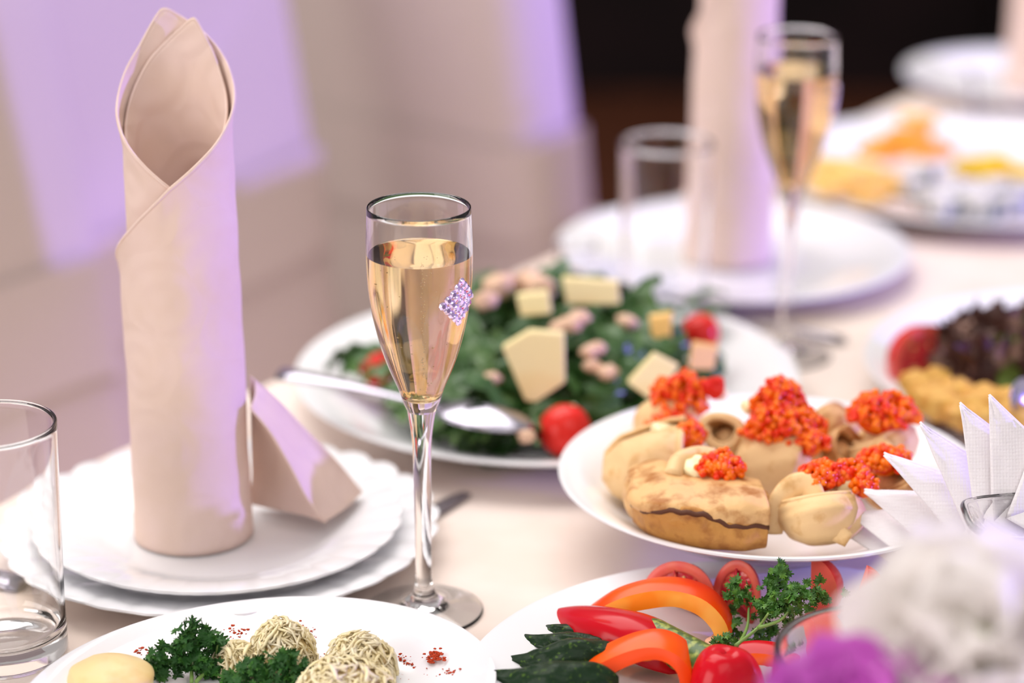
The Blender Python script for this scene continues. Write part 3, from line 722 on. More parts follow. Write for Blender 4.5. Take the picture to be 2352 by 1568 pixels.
pepper_arch('orange red pepper arch at the bottom edge before the red wedge', [aty(1240, 1600, 1.030), aty(1320, 1556, 1.030), aty(1395, 1515, 1.032), aty(1460, 1491, 1.034), aty(1515, 1488, 1.034), aty(1562, 1510, 1.032), aty(1588, 1550, 1.030), aty(1592, 1610, 1.026)],
            [aty(1330, 1602, 1.027), aty(1385, 1562, 1.027), aty(1430, 1535, 1.029), aty(1480, 1517, 1.031), aty(1518, 1517, 1.031), aty(1545, 1532, 1.029), aty(1560, 1560, 1.027), aty(1563, 1612, 1.024)],
            (.003, .014, .003), (PEPORANGE, PEPEDGE, PEPFLESH), at(1580, 1600, .76))
def shell(name, label, cat, top, bot, bulge, mats, base, th=.004, group=None, n=28, nv=14, dent=0):
    T_ = spline(top, n); B_ = spline(bot, n); bu = Vector(bulge)
    t = thing(name, label, cat, base, group)
    def fn(u, v):
        k = round(u * n); e = math.sin(math.pi * v) ** .7 * math.sin(math.pi * min(1, max(0, u))) ** .55
        return T_[k].lerp(B_[k], v) + bu * e + Vector((0, -1, 1)) * dent * mn.noise(Vector((u * 3, v * 2.5, 4)))
    o = obj('flesh_wall', M().grid(fn, n, nv), mats, t); solid(o, th, -1 if th > 0 else 1, rim=1)
    return t
shell('pepper_wedge', 'glossy red pepper wedge with orange cut edge above the cucumber spears', 'pepper',
      [aty(1283, 1414, 1.098), aty(1340, 1410, 1.092), aty(1410, 1415, 1.084), aty(1485, 1430, 1.076), aty(1540, 1460, 1.068), aty(1566, 1515, 1.060)],
      [aty(1289, 1440, 1.094), aty(1335, 1462, 1.076), aty(1380, 1480, 1.064), aty(1430, 1500, 1.056), aty(1490, 1525, 1.050), aty(1555, 1545, 1.052)], (-.001, -.006, .007), [PEPRED, PEPEDGE], at(1500, 1520, .76), .0042)
c = at(1660, 1560, .775)
t = thing('pepper_end', 'magenta red pepper end with dented glossy skin at the bottom', 'pepper', c)
m = M()
def pe(u, v):
    a = 2 * math.pi * u; ph = v * math.pi * .5
    L = 1 + .10 * math.cos(3 * a)
    x = math.sin(ph) ** .75 * math.cos(a) * .0152 * L; y = math.sin(ph) ** .75 * math.sin(a) * .0135 * L
    z = math.cos(ph) * .022 - .004 * math.exp(-((x) / .004) ** 2 - (y / .004) ** 2)
    return Vector((x, y, z)) + aty(1662, 1595, 1.030) + Vector((0, 0, 0.0))
m.grid(pe, 48, 18, wrap=True)
o = obj('skin', m, [PEPRED, PEPEDGE], t); solid(o, .003, -1, rim=1)
pepper_arch('short red pepper strip right of the magenta pepper end', [aty(1695, 1503, 1.050), aty(1740, 1500, 1.050), aty(1790, 1508, 1.048), aty(1820, 1530, 1.046)], [aty(1700, 1532, 1.046), aty(1745, 1527, 1.046), aty(1785, 1535, 1.045), aty(1800, 1550, 1.044)], (.002, .010, .002), (PEPRED, PEPORANGE, PEPEDGE), at(1750, 1540, .76))
def tomato_wedge(label, c, rad, face_n, up, wedge=180, tilt=0, squash=(1, 1, 1), group='tomato wedges on the vegetable plate', pulp=True):
    """part of a ball between two cut planes through its axis; wedge=180 gives a half. face_n = where the first cut face looks"""
    c = Vector(c); t = thing('tomato_wedge', label, 'tomato', c, group)
    X = Vector(face_n).normalized(); Zz = Vector(up); Zz = (Zz - X * Zz.dot(X)).normalized(); Yy = Zz.cross(X)
    rx, rz = rad
    A0 = R(90); A1 = R(90 + wedge)
    def dirs(a): return X * math.cos(a) + Yy * math.sin(a)
    def S(u, v):
        a = lerp(A0, A1, u); ph = math.pi * v; lob = 1 + .03 * math.cos(5 * a)
        return c + dirs(a) * math.sin(ph) * rx * lob + Zz * math.cos(ph) * rz * (1 - .10 * math.exp(-(ph / .25) ** 2))
    obj('skin', M().grid(S, 26, 22), TOMATO, t)
    for a, nm in ((A0, 'cut_face'), (A1, 'cut_face')):
        nrm = X if a == A0 else (dirs(A1 + math.pi / 2))
        lob = 1 + .03 * math.cos(5 * a)
        sgn = 1
        m = M(); N = 40; rings = [(1.0, 0), (.97, .0003), (.80, .0002), (.72, -.0004), (.70, -.0018)] if pulp else [(1, 0), (.9, .0003), (.5, -.0006)]
        if wedge >= 180:
            vs = []; fs = []
            if a == A1: continue
            for q, off in rings:
                for i in range(N):
                    an = 2 * math.pi * i / N
                    vs.append(c + Yy * math.cos(an) * rx * lob * q + Zz * math.sin(an) * rz * q + X * off)
            for k in range(len(rings) - 1):
                for i in range(N):
                    j = (i + 1) % N; fs.append((k * N + i, k * N + j, (k + 1) * N + j, (k + 1) * N + i))
            m.add(vs, fs); obj(nm, m, TOMFLESH, t)
            pm = M()
            def Q(u, v):
                an = 2 * math.pi * u
                return c + Yy * math.cos(an) * rx * .71 * v + Zz * math.sin(an) * rz * .71 * v + X * (-.0016 + .0009 * mn.noise(Vector((math.cos(an) * v * 4, math.sin(an) * v * 4, rx * 900))))
            pm.grid(Q, 36, 8, wrap=True); po = obj('pulp', pm, TOMPULP, t)
            # flesh walls between seed chambers
            for w_ in (100, 215, 330):
                pp = [c + (Yy * math.cos(R(w_)) * rx + Zz * math.sin(R(w_)) * rz) * f - X * .0006 for f in (0, .3, .55, .78)]
                obj('chamber_wall', M().tube(pp, lambda f: .0012 + .0008 * (1 - f), 8, flat=.5), TOMPULP, t)
            rg = random.Random(int(rx * 1e6))
            for i in range(9):
                an = rg.uniform(0, 6.28); q = rg.uniform(.2, .6)
                p = c + Yy * math.cos(an) * rx * q + Zz * math.sin(an) * rz * q - X * .0008
                obj('seed', M().blob(p, (.0009, .0006, .0012), 0, 1, 8, 6), SEED, t)
        else:
            d = dirs(a)
            def Fp(u, v):
                ph = math.pi * v; return c + d * math.sin(ph) * rx * lob * u + Zz * math.cos(ph) * rz * (1 - .10 * math.exp(-(ph / .25) ** 2)) * 1.0 + 0 * nrm - nrm * 0
            m.grid(lambda u, v: c + (Fp(1, v) - c) * u if False else c + d * (math.sin(math.pi * v) * rx * lob * u) + Zz * (math.cos(math.pi * v) * rz), 8, 20)
            obj(nm, m, TOMFLESH, t)
    return t
tomato_wedge('tomato half with seedy cut face leftmost behind the orange arch', aty(1558, 1376, 1.114), (.0195, .0195), (-.35, -.90, .30), (0, .3, 1))
tomato_wedge('tomato half behind the left fronds of the bright parsley sprig', aty(1690, 1372, 1.112), (.0130, .0195), (-.45, -.85, .22), (.15, .3, 1))
tomato_wedge('tomato wedge with pointed top behind the parsley crown', aty(1862, 1352, 1.108), (.0165, .0170), (-.70, -.75, .1), (.05, .2, 1), 75)
tomato_wedge('slanting tomato wedge beside the white flower', aty(1960, 1392, 1.085), (.0170, .0215), (-.95, .10, .3), (.85, .3, .75), 80)
tomato_wedge('tomato wedge seen through the wall of the glass dip bowl', aty(1880, 1490, 1.045), (.017, .018), (.2, -.9, .5), (-.2, .1, 1), 100)
tomato_wedge('second tomato wedge seen through the glass dip bowl, nearer the flower', aty(1950, 1465, 1.06), (.016, .018), (-.4, -.8, .4), (.5, .1, 1), 100)
# glass dip bowl on the vegetable plate
BS = .66
t = thing('glass_bowl', 'clear glass bowl in front of the tomato wedges, partly behind the white flower', 'bowl', (0.166, 0.978, .7555))
def bowl_mod(rr, z, a, k): return rr, z * BS
obj('body', M().lathe(sm([(.0001, .0), (.022, .0), (.030, .003), (.040, .016), (.0465, .034), (.0490, .052), (.0485, .066), (.0476, .0755), (.0465, .0768), (.0452, .0755), (.0460, .060), (.0465, .050), (.044, .034), (.0375, .018), (.027, .007), (.0001, .005)], 3), 80, mod=bowl_mod), GLASS, t, origin=(0, 0, 0))
obj('rim', M().lathe([(.0468 + .0012 * math.cos(a), .0765 + .0012 * math.sin(a)) for a in [i * math.pi / 4 for i in range(8)]], 80, mod=bowl_mod, close=True), GLASS, t, origin=(0, 0, 0))
# ------------------------------------------------------------------ crepes with roe
def roe_pile(t, c, rad, n, seed, g=.0021):
    rng = random.Random(seed); m = M(); c = Vector(c); rd = Vector(rad); n = int(n * 1.35)
    for i in range(n):
        d = Vector((rng.gauss(0, 1), rng.gauss(0, 1), abs(rng.gauss(0, 1)))).normalized()
        q = rng.uniform(.78, 1.02) if i > n * .1 else rng.uniform(.2, .8)
        wob = 1 + .22 * mn.noise(d * 2 + Vector((seed, 0, 0)))
        p = c + Vector((d.x * rd.x, d.y * rd.y, d.z * rd.z)) * q * wob
        m.blob(p, g * rng.uniform(.8, 1.15), 0, 1, 8, 6)
    m.blob(c, (rd.x * .7, rd.y * .7, rd.z * .68), .1, 2, 14, 10)
    obj('roe', m, ROE, t, kind='stuff')
def crepe_cone(label, apex, mouth, r_m, turns, seed, mt, roe=None, butter=None, squash=.8, start=0.0, frill=.06, fold=True):
    A = Vector(apex); B = Vector(mouth); ax = (B - A).normalized(); L = (B - A).length
    y = ax.cross(Vector((0, 0, 1))).normalized(); z = y.cross(ax)
    t = thing('crepe_canape', label, 'crepe', A, 'rolled crepes with roe')
    def fn(u, v):
        th = start + 2 * math.pi * turns * u; s_ = .06 + .94 * v
        Lu = L * (1 - .16 * math.sin(th * .5 + seed) ** 2)
        r_ = r_m * interp(((0, .03), (.08, .50), (.3, .86), (.6, 1.0), (.85, .95), (1, .84)), v) * (1.10 - .38 * u) * (1 + frill * 1.6 * mn.noise(Vector((math.cos(th) * 1.3, math.sin(th) * 1.3, v * 2.5 + seed))) + .045 * math.sin(3 * th + v * 4 + seed))
        return A + ax * Lu * s_ + y * math.cos(th) * r_ + z * math.sin(th) * r_ * squash
    o = obj('wrapper', M().grid(fn, 90, 22), mt, t); solid(o, .0022)
    obj('rolled_edge', M().tube([fn(i / 90, 1.0) for i in range(91)], .0018, 8), mt, t)
    m = M(); m.blob(A + ax * L * .6, Vector((r_m * .55, r_m * .55, r_m * .5)), .1, 2, 20, 12); obj('filling', m, BUTTER if butter else mt, t)
    if butter:
        for bc in butter:
            p, s_ = Vector(bc[0]), bc[1]; q = Quaternion((.3, .5, .8), bc[2] if len(bc) > 2 else .6).to_matrix()
            m = M(); m.box(p, s_, q); o = obj('butter', m, BUTTER, t, smooth=True)
            bv = o.modifiers.new('soft', 'BEVEL'); bv.width = .0014; bv.segments = 3
    if roe:
        for k, (p, rd, n) in enumerate(roe): roe_pile(t, p, rd, n, seed * 10 + k)
    return t
# the crepe plate stands with its foot on the rims of the salad and vegetable plates
def cy_(u, v, y): return aty(u, v, y * .954)
def ca_(u, v, z): return at(u, v, 1.3 - (1.3 - z) * .954)
ps = .7585
crepe_cone('crepe cone at the back left under a tall heap of roe', ca_(1480, 1045, .764), cy_(1580, 950, 1.335), .0225, 1.5, 1, CREPEP,
           [(cy_(1562, 935, 1.325), (.0175, .014, .021), 190), (cy_(1540, 975, 1.31), (.012, .010, .008), 60)], [(cy_(1655, 905, 1.33), (.007, .006, .006))], .9)
o = M(); pz = cy_(1642, 888, 1.315)
tag(obj('tomato_piece', o.blob(pz, (.0068, .005, .0062), .35, 1.6, 12, 8), TOMATO, origin=pz, smooth=False), 'small red tomato piece beside the back left roe heap', 'tomato')
crepe_cone('wide pale crepe at the left rim with butter and little roe', ca_(1375, 1100, .770), cy_(1590, 1040, 1.262), .0240, 1.6, 2, CREPEP,
           [(cy_(1585, 1008, 1.262), (.009, .008, .009), 60)], [(cy_(1528, 1000, 1.268), (.014, .012, .010), .5)], .85, 2.0)
crepe_cone('central pale crepe pouch under the largest heap of roe', ca_(1795, 1150, .763), cy_(1795, 1015, 1.285), .0245, 1.5, 3, CREPEP,
           [(cy_(1795, 995, 1.272), (.0225, .015, .014), 230), (cy_(1792, 945, 1.285), (.0145, .012, .019), 130), (cy_(1860, 1025, 1.262), (.010, .009, .008), 50)], [(cy_(1722, 935, 1.30), (.009, .008, .006))], .8, 1.2)
crepe_cone('crepe under roe at the back right near the lettuce plate', ca_(2075, 1075, .770), cy_(2010, 985, 1.285), .0235, 1.4, 4, CREPEP,
           [(cy_(2030, 960, 1.28), (.0215, .015, .014), 210)], None, .8, 2.6)
crepe_cone('small browned crepe behind the central pouch', ca_(1960, 1040, .766), cy_(1888, 955, 1.330), .0150, 1.7, 5, CREPE, None, None, .85, 0.5)
crepe_cone('folded crepe between central pouch and back right crepe', ca_(1880, 1075, .765), cy_(1950, 1020, 1.275), .0150, 1.4, 6, CREPE, None, None, .8, 2.0)
crepe_cone('twisted crepe at the front right rim beneath a roe strip', ca_(1905, 1252, .768), cy_(1885, 1140, 1.195), .0225, 1.9, 7, CREPEP,
           [(cy_(1888, 1100, 1.20), (.0135, .010, .009), 90), (cy_(1945, 1090, 1.205), (.012, .009, .007), 70), (cy_(1985, 1120, 1.195), (.007, .006, .008), 35)],
           [(cy_(1945, 1120, 1.20), (.014, .010, .013), .3)], .75, 1.0)
crepe_cone('crepe half hidden behind the paper napkins with red roe', ca_(2080, 1160, .768), cy_(2040, 1090, 1.225), .0190, 1.5, 8, CREPE,
           [(cy_(2030, 1065, 1.225), (.016, .011, .009), 110)], None, .8, 2.0)
crepe_cone('inner crepe scroll right of the left roe heap', ca_(1690, 1045, .766), cy_(1655, 985, 1.285), .0125, 2.0, 9, CREPEP, None, None, .85, 0.0)
tw = [o for o in bpy.data.objects if o.get('label', '').startswith('twisted crepe at')][0]
obj('outer_fold', M().tube(spline([cy_(1778, 1225, 1.186), cy_(1782, 1170, 1.188), cy_(1818, 1122, 1.194), cy_(1856, 1118, 1.192), cy_(1880, 1165, 1.184), cy_(1915, 1215, 1.176), cy_(1950, 1240, 1.172)], 30), lambda f: .0044 + .0026 * math.sin(f * 3.1), 12, flat=.42, up=(0, -1, .3)), CREPEP, tw)
obj('inner_curl', M().tube(spline([cy_(1880, 1205, 1.186), cy_(1888, 1165, 1.188), cy_(1912, 1150, 1.19), cy_(1930, 1170, 1.186), cy_(1918, 1200, 1.180)], 20), lambda f: .0042, 10, flat=.6, up=(0, -1, .3)), CREPE, tw)
# half-moon crepe in front
c = ca_(1600, 1250, .765); t = thing('crepe_canape', 'browned half moon crepe roll lying nearest the front rim', 'crepe', c, 'rolled crepes with roe')
Lx = spline([cy_(1447, 1110, 1.205), cy_(1462, 1092, 1.215), cy_(1520, 1078, 1.212), cy_(1600, 1104, 1.200), cy_(1690, 1114, 1.192), cy_(1755, 1126, 1.190)], 40)
Mx = spline([cy_(1440, 1145, 1.198), cy_(1462, 1150, 1.188), cy_(1525, 1150, 1.180), cy_(1610, 1158, 1.176), cy_(1700, 1168, 1.172), cy_(1770, 1172, 1.174)], 40)
Bx = spline([cy_(1452, 1162, 1.192), cy_(1490, 1176, 1.182), cy_(1550, 1178, 1.174), cy_(1600, 1182, 1.171), cy_(1650, 1200, 1.169), cy_(1700, 1215, 1.168), cy_(1765, 1212, 1.172)], 40)
Ex = spline([ca_(1455, 1195, .768), ca_(1500, 1230, .768), ca_(1560, 1248, .768), ca_(1620, 1258, .768), ca_(1700, 1263, .768), ca_(1760, 1255, .768)], 40)
def hm(u, v):
    k = round(u * 40); seqs = [Lx[k] + Vector((0, .022, -.004)), Lx[k], Mx[k], Bx[k]]
    f = v * 3; i = min(int(f), 2); p = spline(seqs, 12)[round(v * 12)]
    return p + Vector((0, -1, .4)) * .0016 * mn.noise(Vector((u * 7, v * 5, 2)))
o = obj('top_fold', M().grid(hm, 40, 12), CREPE, t); solid(o, .0025); subs(o)
def hl(u, v):
    k = round(u * 40); a = Bx[k] + Vector((0, .0015, .0035)); b = Ex[k]
    return a.lerp(b, v) + Vector((0, -1, 0)) * (.0035 * math.sin(v * math.pi) + .001 * mn.noise(Vector((u * 9, v * 3, 7))))
o = obj('browned_under_fold', M().grid(hl, 40, 8), CREPEB, t); solid(o, .0025); subs(o)
obj('seam', M().tube([p + Vector((0, -.0002, .0010 + .0010 * math.sin(i * .9) * math.sin(i * .37))) for i, p in enumerate(Bx)], .0015, 6), mat('scorched_edge', (.10, .03, .01), .6), t)
m = M()
for e, sx in ((0, -1), (40, 1)):
    cc = (Lx[e] + Ex[e]) / 2 + Vector((-sx * .004, .012, 0)); m.blob(cc, (.008, .014, .0135), .15, 2, 20, 14, seed=e)
m.blob((Lx[20] + Ex[20]) / 2 + Vector((0, .022, .002)), (.030, .018, .013), .1, 2, 28, 14)
obj('rounded_end', m, CREPE, t)
obj('butter', M().blob(cy_(1610, 1078, 1.212), (.011, .008, .008), .3, 2, 20, 12), BUTTER, t)
m = M().tube(spline([cy_(1545, 1095, 1.205), cy_(1560, 1060, 1.215), cy_(1600, 1045, 1.222), cy_(1640, 1050, 1.222)], 16), .005, 10); obj('inner_roll', m, CREPEP, t)
roe_pile(t, cy_(1655, 1082, 1.208), (.0125, .010, .010), 110, 77)
# ------------------------------------------------------------------ green salad
t = thing('leaf_salad', 'heap of dark green salad leaves on the plate behind the flute', 'salad', (0.03, 1.42, TZ + .006))
def sleaf(seed):
    rng = random.Random(seed); L = .034; W = .010; ph = rng.uniform(0, 6)
    def fn(u, v):
        s_ = u; w_ = W * (math.sin(math.pi * min(1, s_ ** .8)) ** .8) * (1 + .25 * math.sin(s_ * 22 + ph)); y = lerp(-1, 1, v) * w_
        return Vector((s_ * L, y, .010 * math.sin(s_ * 2.6) * (1 + .3 * math.sin(ph)) - abs(y) * .35 + .0018 * math.sin(s_ * 17 + v * 6)))
    return M().grid(fn, 14, 6).mesh('salad_leaf', LEAF)
SL = [sleaf(i) for i in range(5)]
rng = random.Random(12); B = Vector((0.03, 1.42, TZ + .006))
def heap(x, y):
    q = ((x - .030) / .092) ** 2 + ((y - 1.425) / .085) ** 2
    return .040 * math.sqrt(max(0, 1 - q)) + .004
for i in range(170):
    for _ in range(20):
        x = rng.uniform(-.065, .098); y = rng.uniform(1.34, 1.51)
        if ((x - .030) / .09) ** 2 + ((y - 1.425) / .087) ** 2 < 1: break
    z = TZ + .008 + heap(x, y) * rng.uniform(.75, 1.0)
    nrm = Vector(((x - .030) * 8 + rng.gauss(0, .5), (y - 1.425) * 8 - .3 + rng.gauss(0, .5), .9)).normalized()
    o = link('salad_leaf', rng.choice(SL), t, loc=Vector((x, y, z)) - B, scale=rng.uniform(.95, 1.6))
    o.rotation_euler = (nrm.to_track_quat('Z', 'Y') @ Quaternion((0, 0, 1), rng.uniform(0, 6.28))).to_euler()
for (u, v) in ((770, 850), (800, 862), (840, 868), (880, 900), (900, 925), (925, 950), (1030, 995), (1060, 1000), (1090, 998), (1120, 1002), (960, 975), (1000, 985), (1580, 720), (1595, 735), (1555, 745), (1180, 985), (1150, 1000), (1210, 930)):
    p = at(u - 20, v, .775); o = link('salad_leaf', rng.choice(SL), t, loc=p - B, scale=1.0); o.rotation_euler = (rng.uniform(-.4, .4), rng.uniform(-.4, .3), rng.uniform(-.7, .3))
obj('leaf_bed', M().blob((.030, 1.425, TZ + .012), (.078, .065, .032), .12, 3, 30, 16, zmin=-.004), LEAF, t)
def chip(label, pts, y, th=.004, mt=CHEESE, name='cheese_slice', grp='cheese slices in the leaf salad', cat='cheese'):
    P = [aty(u, v, y + dy) for u, v, dy in pts]; c = sum(P, Vector()) / len(P); D = Vector((.1, .9, .35)).normalized() * th; n = len(P)
    m = M().add(P + [p + D for p in P], [tuple(range(n)), tuple(reversed(range(n, 2 * n)))] + [(i, i + n, (i + 1) % n + n, (i + 1) % n) for i in range(n)])
    o = obj(name, m, mt, origin=c, angle=30); bv = o.modifiers.new('soft', 'BEVEL'); bv.width = .001; bv.segments = 2
    return tag(o, label, cat, grp)
chip('large pale cheese slice leaning on the front of the leaf salad', [(1153, 800, .0), (1215, 762, .004), (1296, 768, .004), (1298, 880, -.004), (1232, 925, -.008), (1205, 922, -.008)], 1.340)
chip('long cheese slice on the crest of the leaf salad', [(1290, 640, 0), (1420, 650, 0), (1425, 700, -.006), (1300, 700, -.006)], 1.42)
chip('cheese slice on the left shoulder of the leaf salad', [(1185, 680, 0), (1260, 672, 0), (1268, 722, -.006), (1195, 728, -.006)], 1.40)
chip('cheese slice leaning right of the salad near the second tumbler', [(1490, 730, 0), (1545, 722, 0), (1540, 790, -.006), (1500, 800, -.006)], 1.39, mt=PALECHEESE)
chip('broad cheese slice lying at the right end of the leaf salad', [(1440, 880, 0), (1500, 815, .01), (1560, 845, .01), (1500, 925, -.006)], 1.335)
chip('cheese slice at the salad edge above the roe crepes', [(1590, 790, 0), (1650, 800, .01), (1640, 850, .0), (1580, 850, -.006)], 1.37, mt=PALECHEESE)
for i, (u, v, y, s_) in enumerate(((1150, 655, 1.43, .011), (1215, 650, 1.44, .010), (1310, 745, 1.375, .0075), (1285, 752, 1.375, .0065), (1330, 730, 1.38, .007), (1370, 800, 1.36, .006), (1395, 855, 1.345, .0065), (1350, 808, 1.355, .0055), (1360, 840, 1.35, .006), (1240, 660, 1.43, .010), (1115, 690, 1.40, .008), (1210, 1000, 1.295, .0055), (1130, 870, 1.35, .006), (1440, 740, 1.40, .007))):
    p = aty(u, v, y); tag(obj('chopped_nut', M().blob(p, (s_, s_ * .8, s_ * .7), .4, 2, 14, 10, seed=i), BEAN, origin=p), 'pinkish chopped nut scattered over the leaf salad', 'nut', 'chopped nuts on the leaf salad')
def half_tomato(label, c, r, mt=TOMATO, grp='cherry tomatoes in the leaf salad', rz=None):
    c = Vector(c); t = thing('cherry_tomato', label, 'tomato', c, grp)
    obj('skin', M().blob(c, (r, r, (rz or r)), .03, 1.5, 28, 18), mt, t)
    obj('stalk_scar', M().blob(c + Vector((r * .3, r * .5, r * .80)), (r * .12, r * .12, r * .06), .2, 2, 10, 6), SEPAL, t)
half_tomato('red cherry tomato at the front rim of the leaf salad plate', aty(1298, 988, 1.315), .0158)
half_tomato('red cherry tomato seen just left of the flute', aty(868, 845, 1.42), .0120)
half_tomato('red cherry tomato at the right end of the leaf salad', aty(1608, 765, 1.46), .0130)
# ------------------------------------------------------------------ red lettuce plate
half = tomato_wedge('tomato half standing against the dark red lettuce', aty(2126, 832, 1.43), (.0245, .0245), (.45, -.88, .1), (0, .2, 1), group=None, pulp=True)
t = thing('red_lettuce', 'ruffled dark red lettuce heap at the right edge', 'lettuce', (0.31, 1.44, TZ + .02))
def ruff(seed, mt):
    def fn(u, v):
        a = lerp(-1.5, 1.5, u); r_ = .010 + .024 * v; k = v * v
        return Vector((math.sin(a) * r_, math.cos(a) * r_ - .01, .012 * v + k * .0075 * math.sin(a * 8 + seed) + k * .003 * math.sin(a * 19)))
    return M().grid(fn, 46, 10).mesh('lettuce_leaf', mt)
RM = [ruff(i, REDLEAF) for i in range(4)] + [ruff(7, GRLEAF)]
rng = random.Random(5); B = Vector((0.31, 1.44, TZ + .02))
for i in range(46):
    u, v = rng.uniform(2205, 2420), rng.uniform(765, 900); y = lerp(1.47, 1.39, (v - 765) / 135) + rng.uniform(-.01, .01)
    if u < 2270: v = max(v, 790)
    p = aty(u, v, y); o = link('lettuce_leaf', RM[4] if i % 11 == 0 else RM[i % 4], t, loc=p - B, scale=rng.uniform(.6, 1.0))
    nrm = Vector((rng.gauss(0, .6), rng.uniform(-1, .1), rng.uniform(.2, 1))).normalized()
    o.rotation_euler = (nrm.to_track_quat('Z', 'Y') @ Quaternion((0, 0, 1), rng.uniform(0, 6.28))).to_euler()
for i, (u, v, s_) in enumerate(((2130, 905, .012), (2160, 930, .013), (2105, 880, .011), (2190, 900, .013), (2215, 950, .013), (2255, 920, .014), (2300, 930, .013), (2150, 870, .010), (2250, 960, .012), (2330, 960, .013))):
    p = at(u, v, .785); tag(obj('fried_bite', M().blob(p, (s_, s_ * .9, s_ * .7), .35, 2.2, 20, 14, seed=i), FRIED, origin=p), 'golden fried bite at the foot of the dark red lettuce', 'food', 'golden fried bites by the lettuce')
# ------------------------------------------------------------------ cheese platter
def cheese_piece(label, u, v, z, d, mt, rot, grp):
    c = at(u, v, z); q = Matrix.Rotation(rot, 3, 'Z') @ Matrix.Rotation(random.uniform(-.25, .25), 3, 'X')
    o = obj('cheese_cube', M().box(c, d, q), mt, origin=c); bv = o.modifiers.new('soft', 'BEVEL'); bv.width = .0015; bv.segments = 2
    return tag(o, label, 'cheese', grp)
random.seed(21)
for (u, v, z) in ((2035, 335, .778), (2070, 320, .79), (2100, 340, .785), (2060, 350, .776), (2130, 335, .78), (2010, 350, .772), (2090, 305, .79), (2150, 350, .775), (2110, 275, .775)):
    cheese_piece('deep orange cheese stick in the heap at the platter back', u, v, z, (.034, .010, .010), ORCHEESE, random.uniform(-.8, .8), 'orange cheese sticks')
for (u, v, z) in ((1890, 410, .775), (1920, 430, .778), (1955, 440, .775), (1985, 420, .782), (2010, 450, .776), (1940, 395, .785), (1975, 390, .782), (2020, 410, .782), (1905, 375, .776), (2045, 430, .776)):
    cheese_piece('pale orange cheese slab at the left end of the platter', u, v, z, (.032, .020, .008), PALECHEESE, random.uniform(-1, 1), 'pale orange cheese slabs')
for (u, v, z) in ((2095, 430, .778), (2140, 455, .776), (2190, 440, .778), (2240, 465, .776), (2290, 440, .778), (2120, 405, .785), (2330, 470, .776), (2175, 475, .774), (2270, 478, .774), (2360, 440, .776)):
    cheese_piece('white blue-veined cheese cube at the front of the platter', u, v, z, (.022, .020, .018), BLUECHEESE, random.uniform(-.5, .5), 'blue-veined cheese cubes')
for (u, v, z) in ((2225, 385, .785), (2260, 395, .787), (2285, 380, .785), (2345, 400, .785)):
    cheese_piece('bright yellow cheese piece between white cubes and platter rim', u, v, z, (.024, .016, .012), YELCHEESE, random.uniform(-.8, .8), 'yellow cheese pieces')
# ------------------------------------------------------------------ paper napkins in glass holder
NP = [((1918, 1215), (2060, 1300), (2200, 1190)), ((1950, 1182), (2100, 1300), (2210, 1160)), ((1985, 1130), (2175, 1300), (2230, 1135)), ((2030, 1045), (2200, 1245), (2270, 1120)),
      ((2113, 975), (2225, 1230), (2300, 1095)), ((2205, 930), (2240, 1200), (2350, 1040)), ((2272, 912), (2277, 1200), (2420, 1050)), ((2400, 960), (2310, 1190), (2500, 1120))]
NL = ['lowest and leftmost', 'second lowest', 'third lowest', 'fourth', 'fifth', 'sixth', 'tallest upright', 'rightmost']
NLAB = ['lowest paper napkin of the fan, pointing left over the vegetable plate', 'second lowest napkin of the fan', 'third lowest paper napkin of the fan', 'fourth paper napkin up the fan, pointing at the roe',
        'fifth paper napkin up the fan, below the two violet tips', 'violet tipped paper napkin left of the tallest one', 'tallest violet tipped paper napkin of the fan', 'paper napkin cut off by the right edge behind the glass holder']
for i, (T_, L_, Rr) in enumerate(NP):
    y0 = 1.125 - .0045 * i
    tp = aty(*T_, y0 + .010); lf = aty(*L_, y0 - .012); rt = aty(*Rr, y0 + .004)
    # bottom corner goes into the holder
    bt = Vector((0.292 + .003 * i, 1.085 - .003 * i, .79))
    c = bt.copy(); t = thing('paper_napkin', NLAB[i], 'paper napkin', c, 'paper napkins fanned in the glass holder')
    for s_ in range(2):
        off = Vector((0.0004, .0022, 0.0006)) * s_
        def fn(u, v, off=off, s_=s_):
            a = tp.lerp(lf, v); b = tp.lerp(rt, v * .999)
            p = a.lerp(b, u)
            p += Vector((0, -1, .3)) * (.0022 * math.sin(u * math.pi) * v + .0008 * mn.noise(Vector((u * 3, v * 3, i))))
            return p + off + Vector((.0008, 0, -.0008)) * s_ * v
        g = M().grid(fn, 14, 18)
        # lower flap from the left/right edge down into the holder
        g.grid(lambda u, v, off=off: fn(u, 1).lerp(bt + Vector((u * .006, 0, 0)) + off, v), 14, 6)
        o = obj('ply', g, PAPER, t); solid(o, .0011)
# holder: wavy glass bowl
t = thing('glass_napkin_holder', 'wavy clear glass holder of the paper napkins, cut off at the right edge', 'napkin holder', (0.300, 1.062, TZ))
def wavy(rr, z, a, k):
    f = max(0, (z - .02) / .07)
    return rr, z + .0015 * f * f * math.cos(4 * a + .6)
def oblong(m):
    for p in m.v:
        a = math.atan2(p.y, p.x); r_ = math.hypot(p.x, p.y); q = (abs(math.cos(a)) ** 3.2 + abs(math.sin(a)) ** 3.2) ** (-1 / 3.2)
        p.x = r_ * q * math.cos(a) * 1.13; p.y = r_ * q * math.sin(a) * .40
    return m
obj('body', oblong(M().lathe(sm([(.0001, .0), (.028, .0), (.031, .003), (.034, .015), (.042, .035), (.056, .060), (.070, .080), (.0745, .0845), (.0735, .0865), (.0700, .0845), (.054, .062), (.0395, .037), (.0305, .017), (.026, .009), (.0001, .008)], 3), 96, mod=wavy)), GLASS, t, origin=(0, 0, 0))
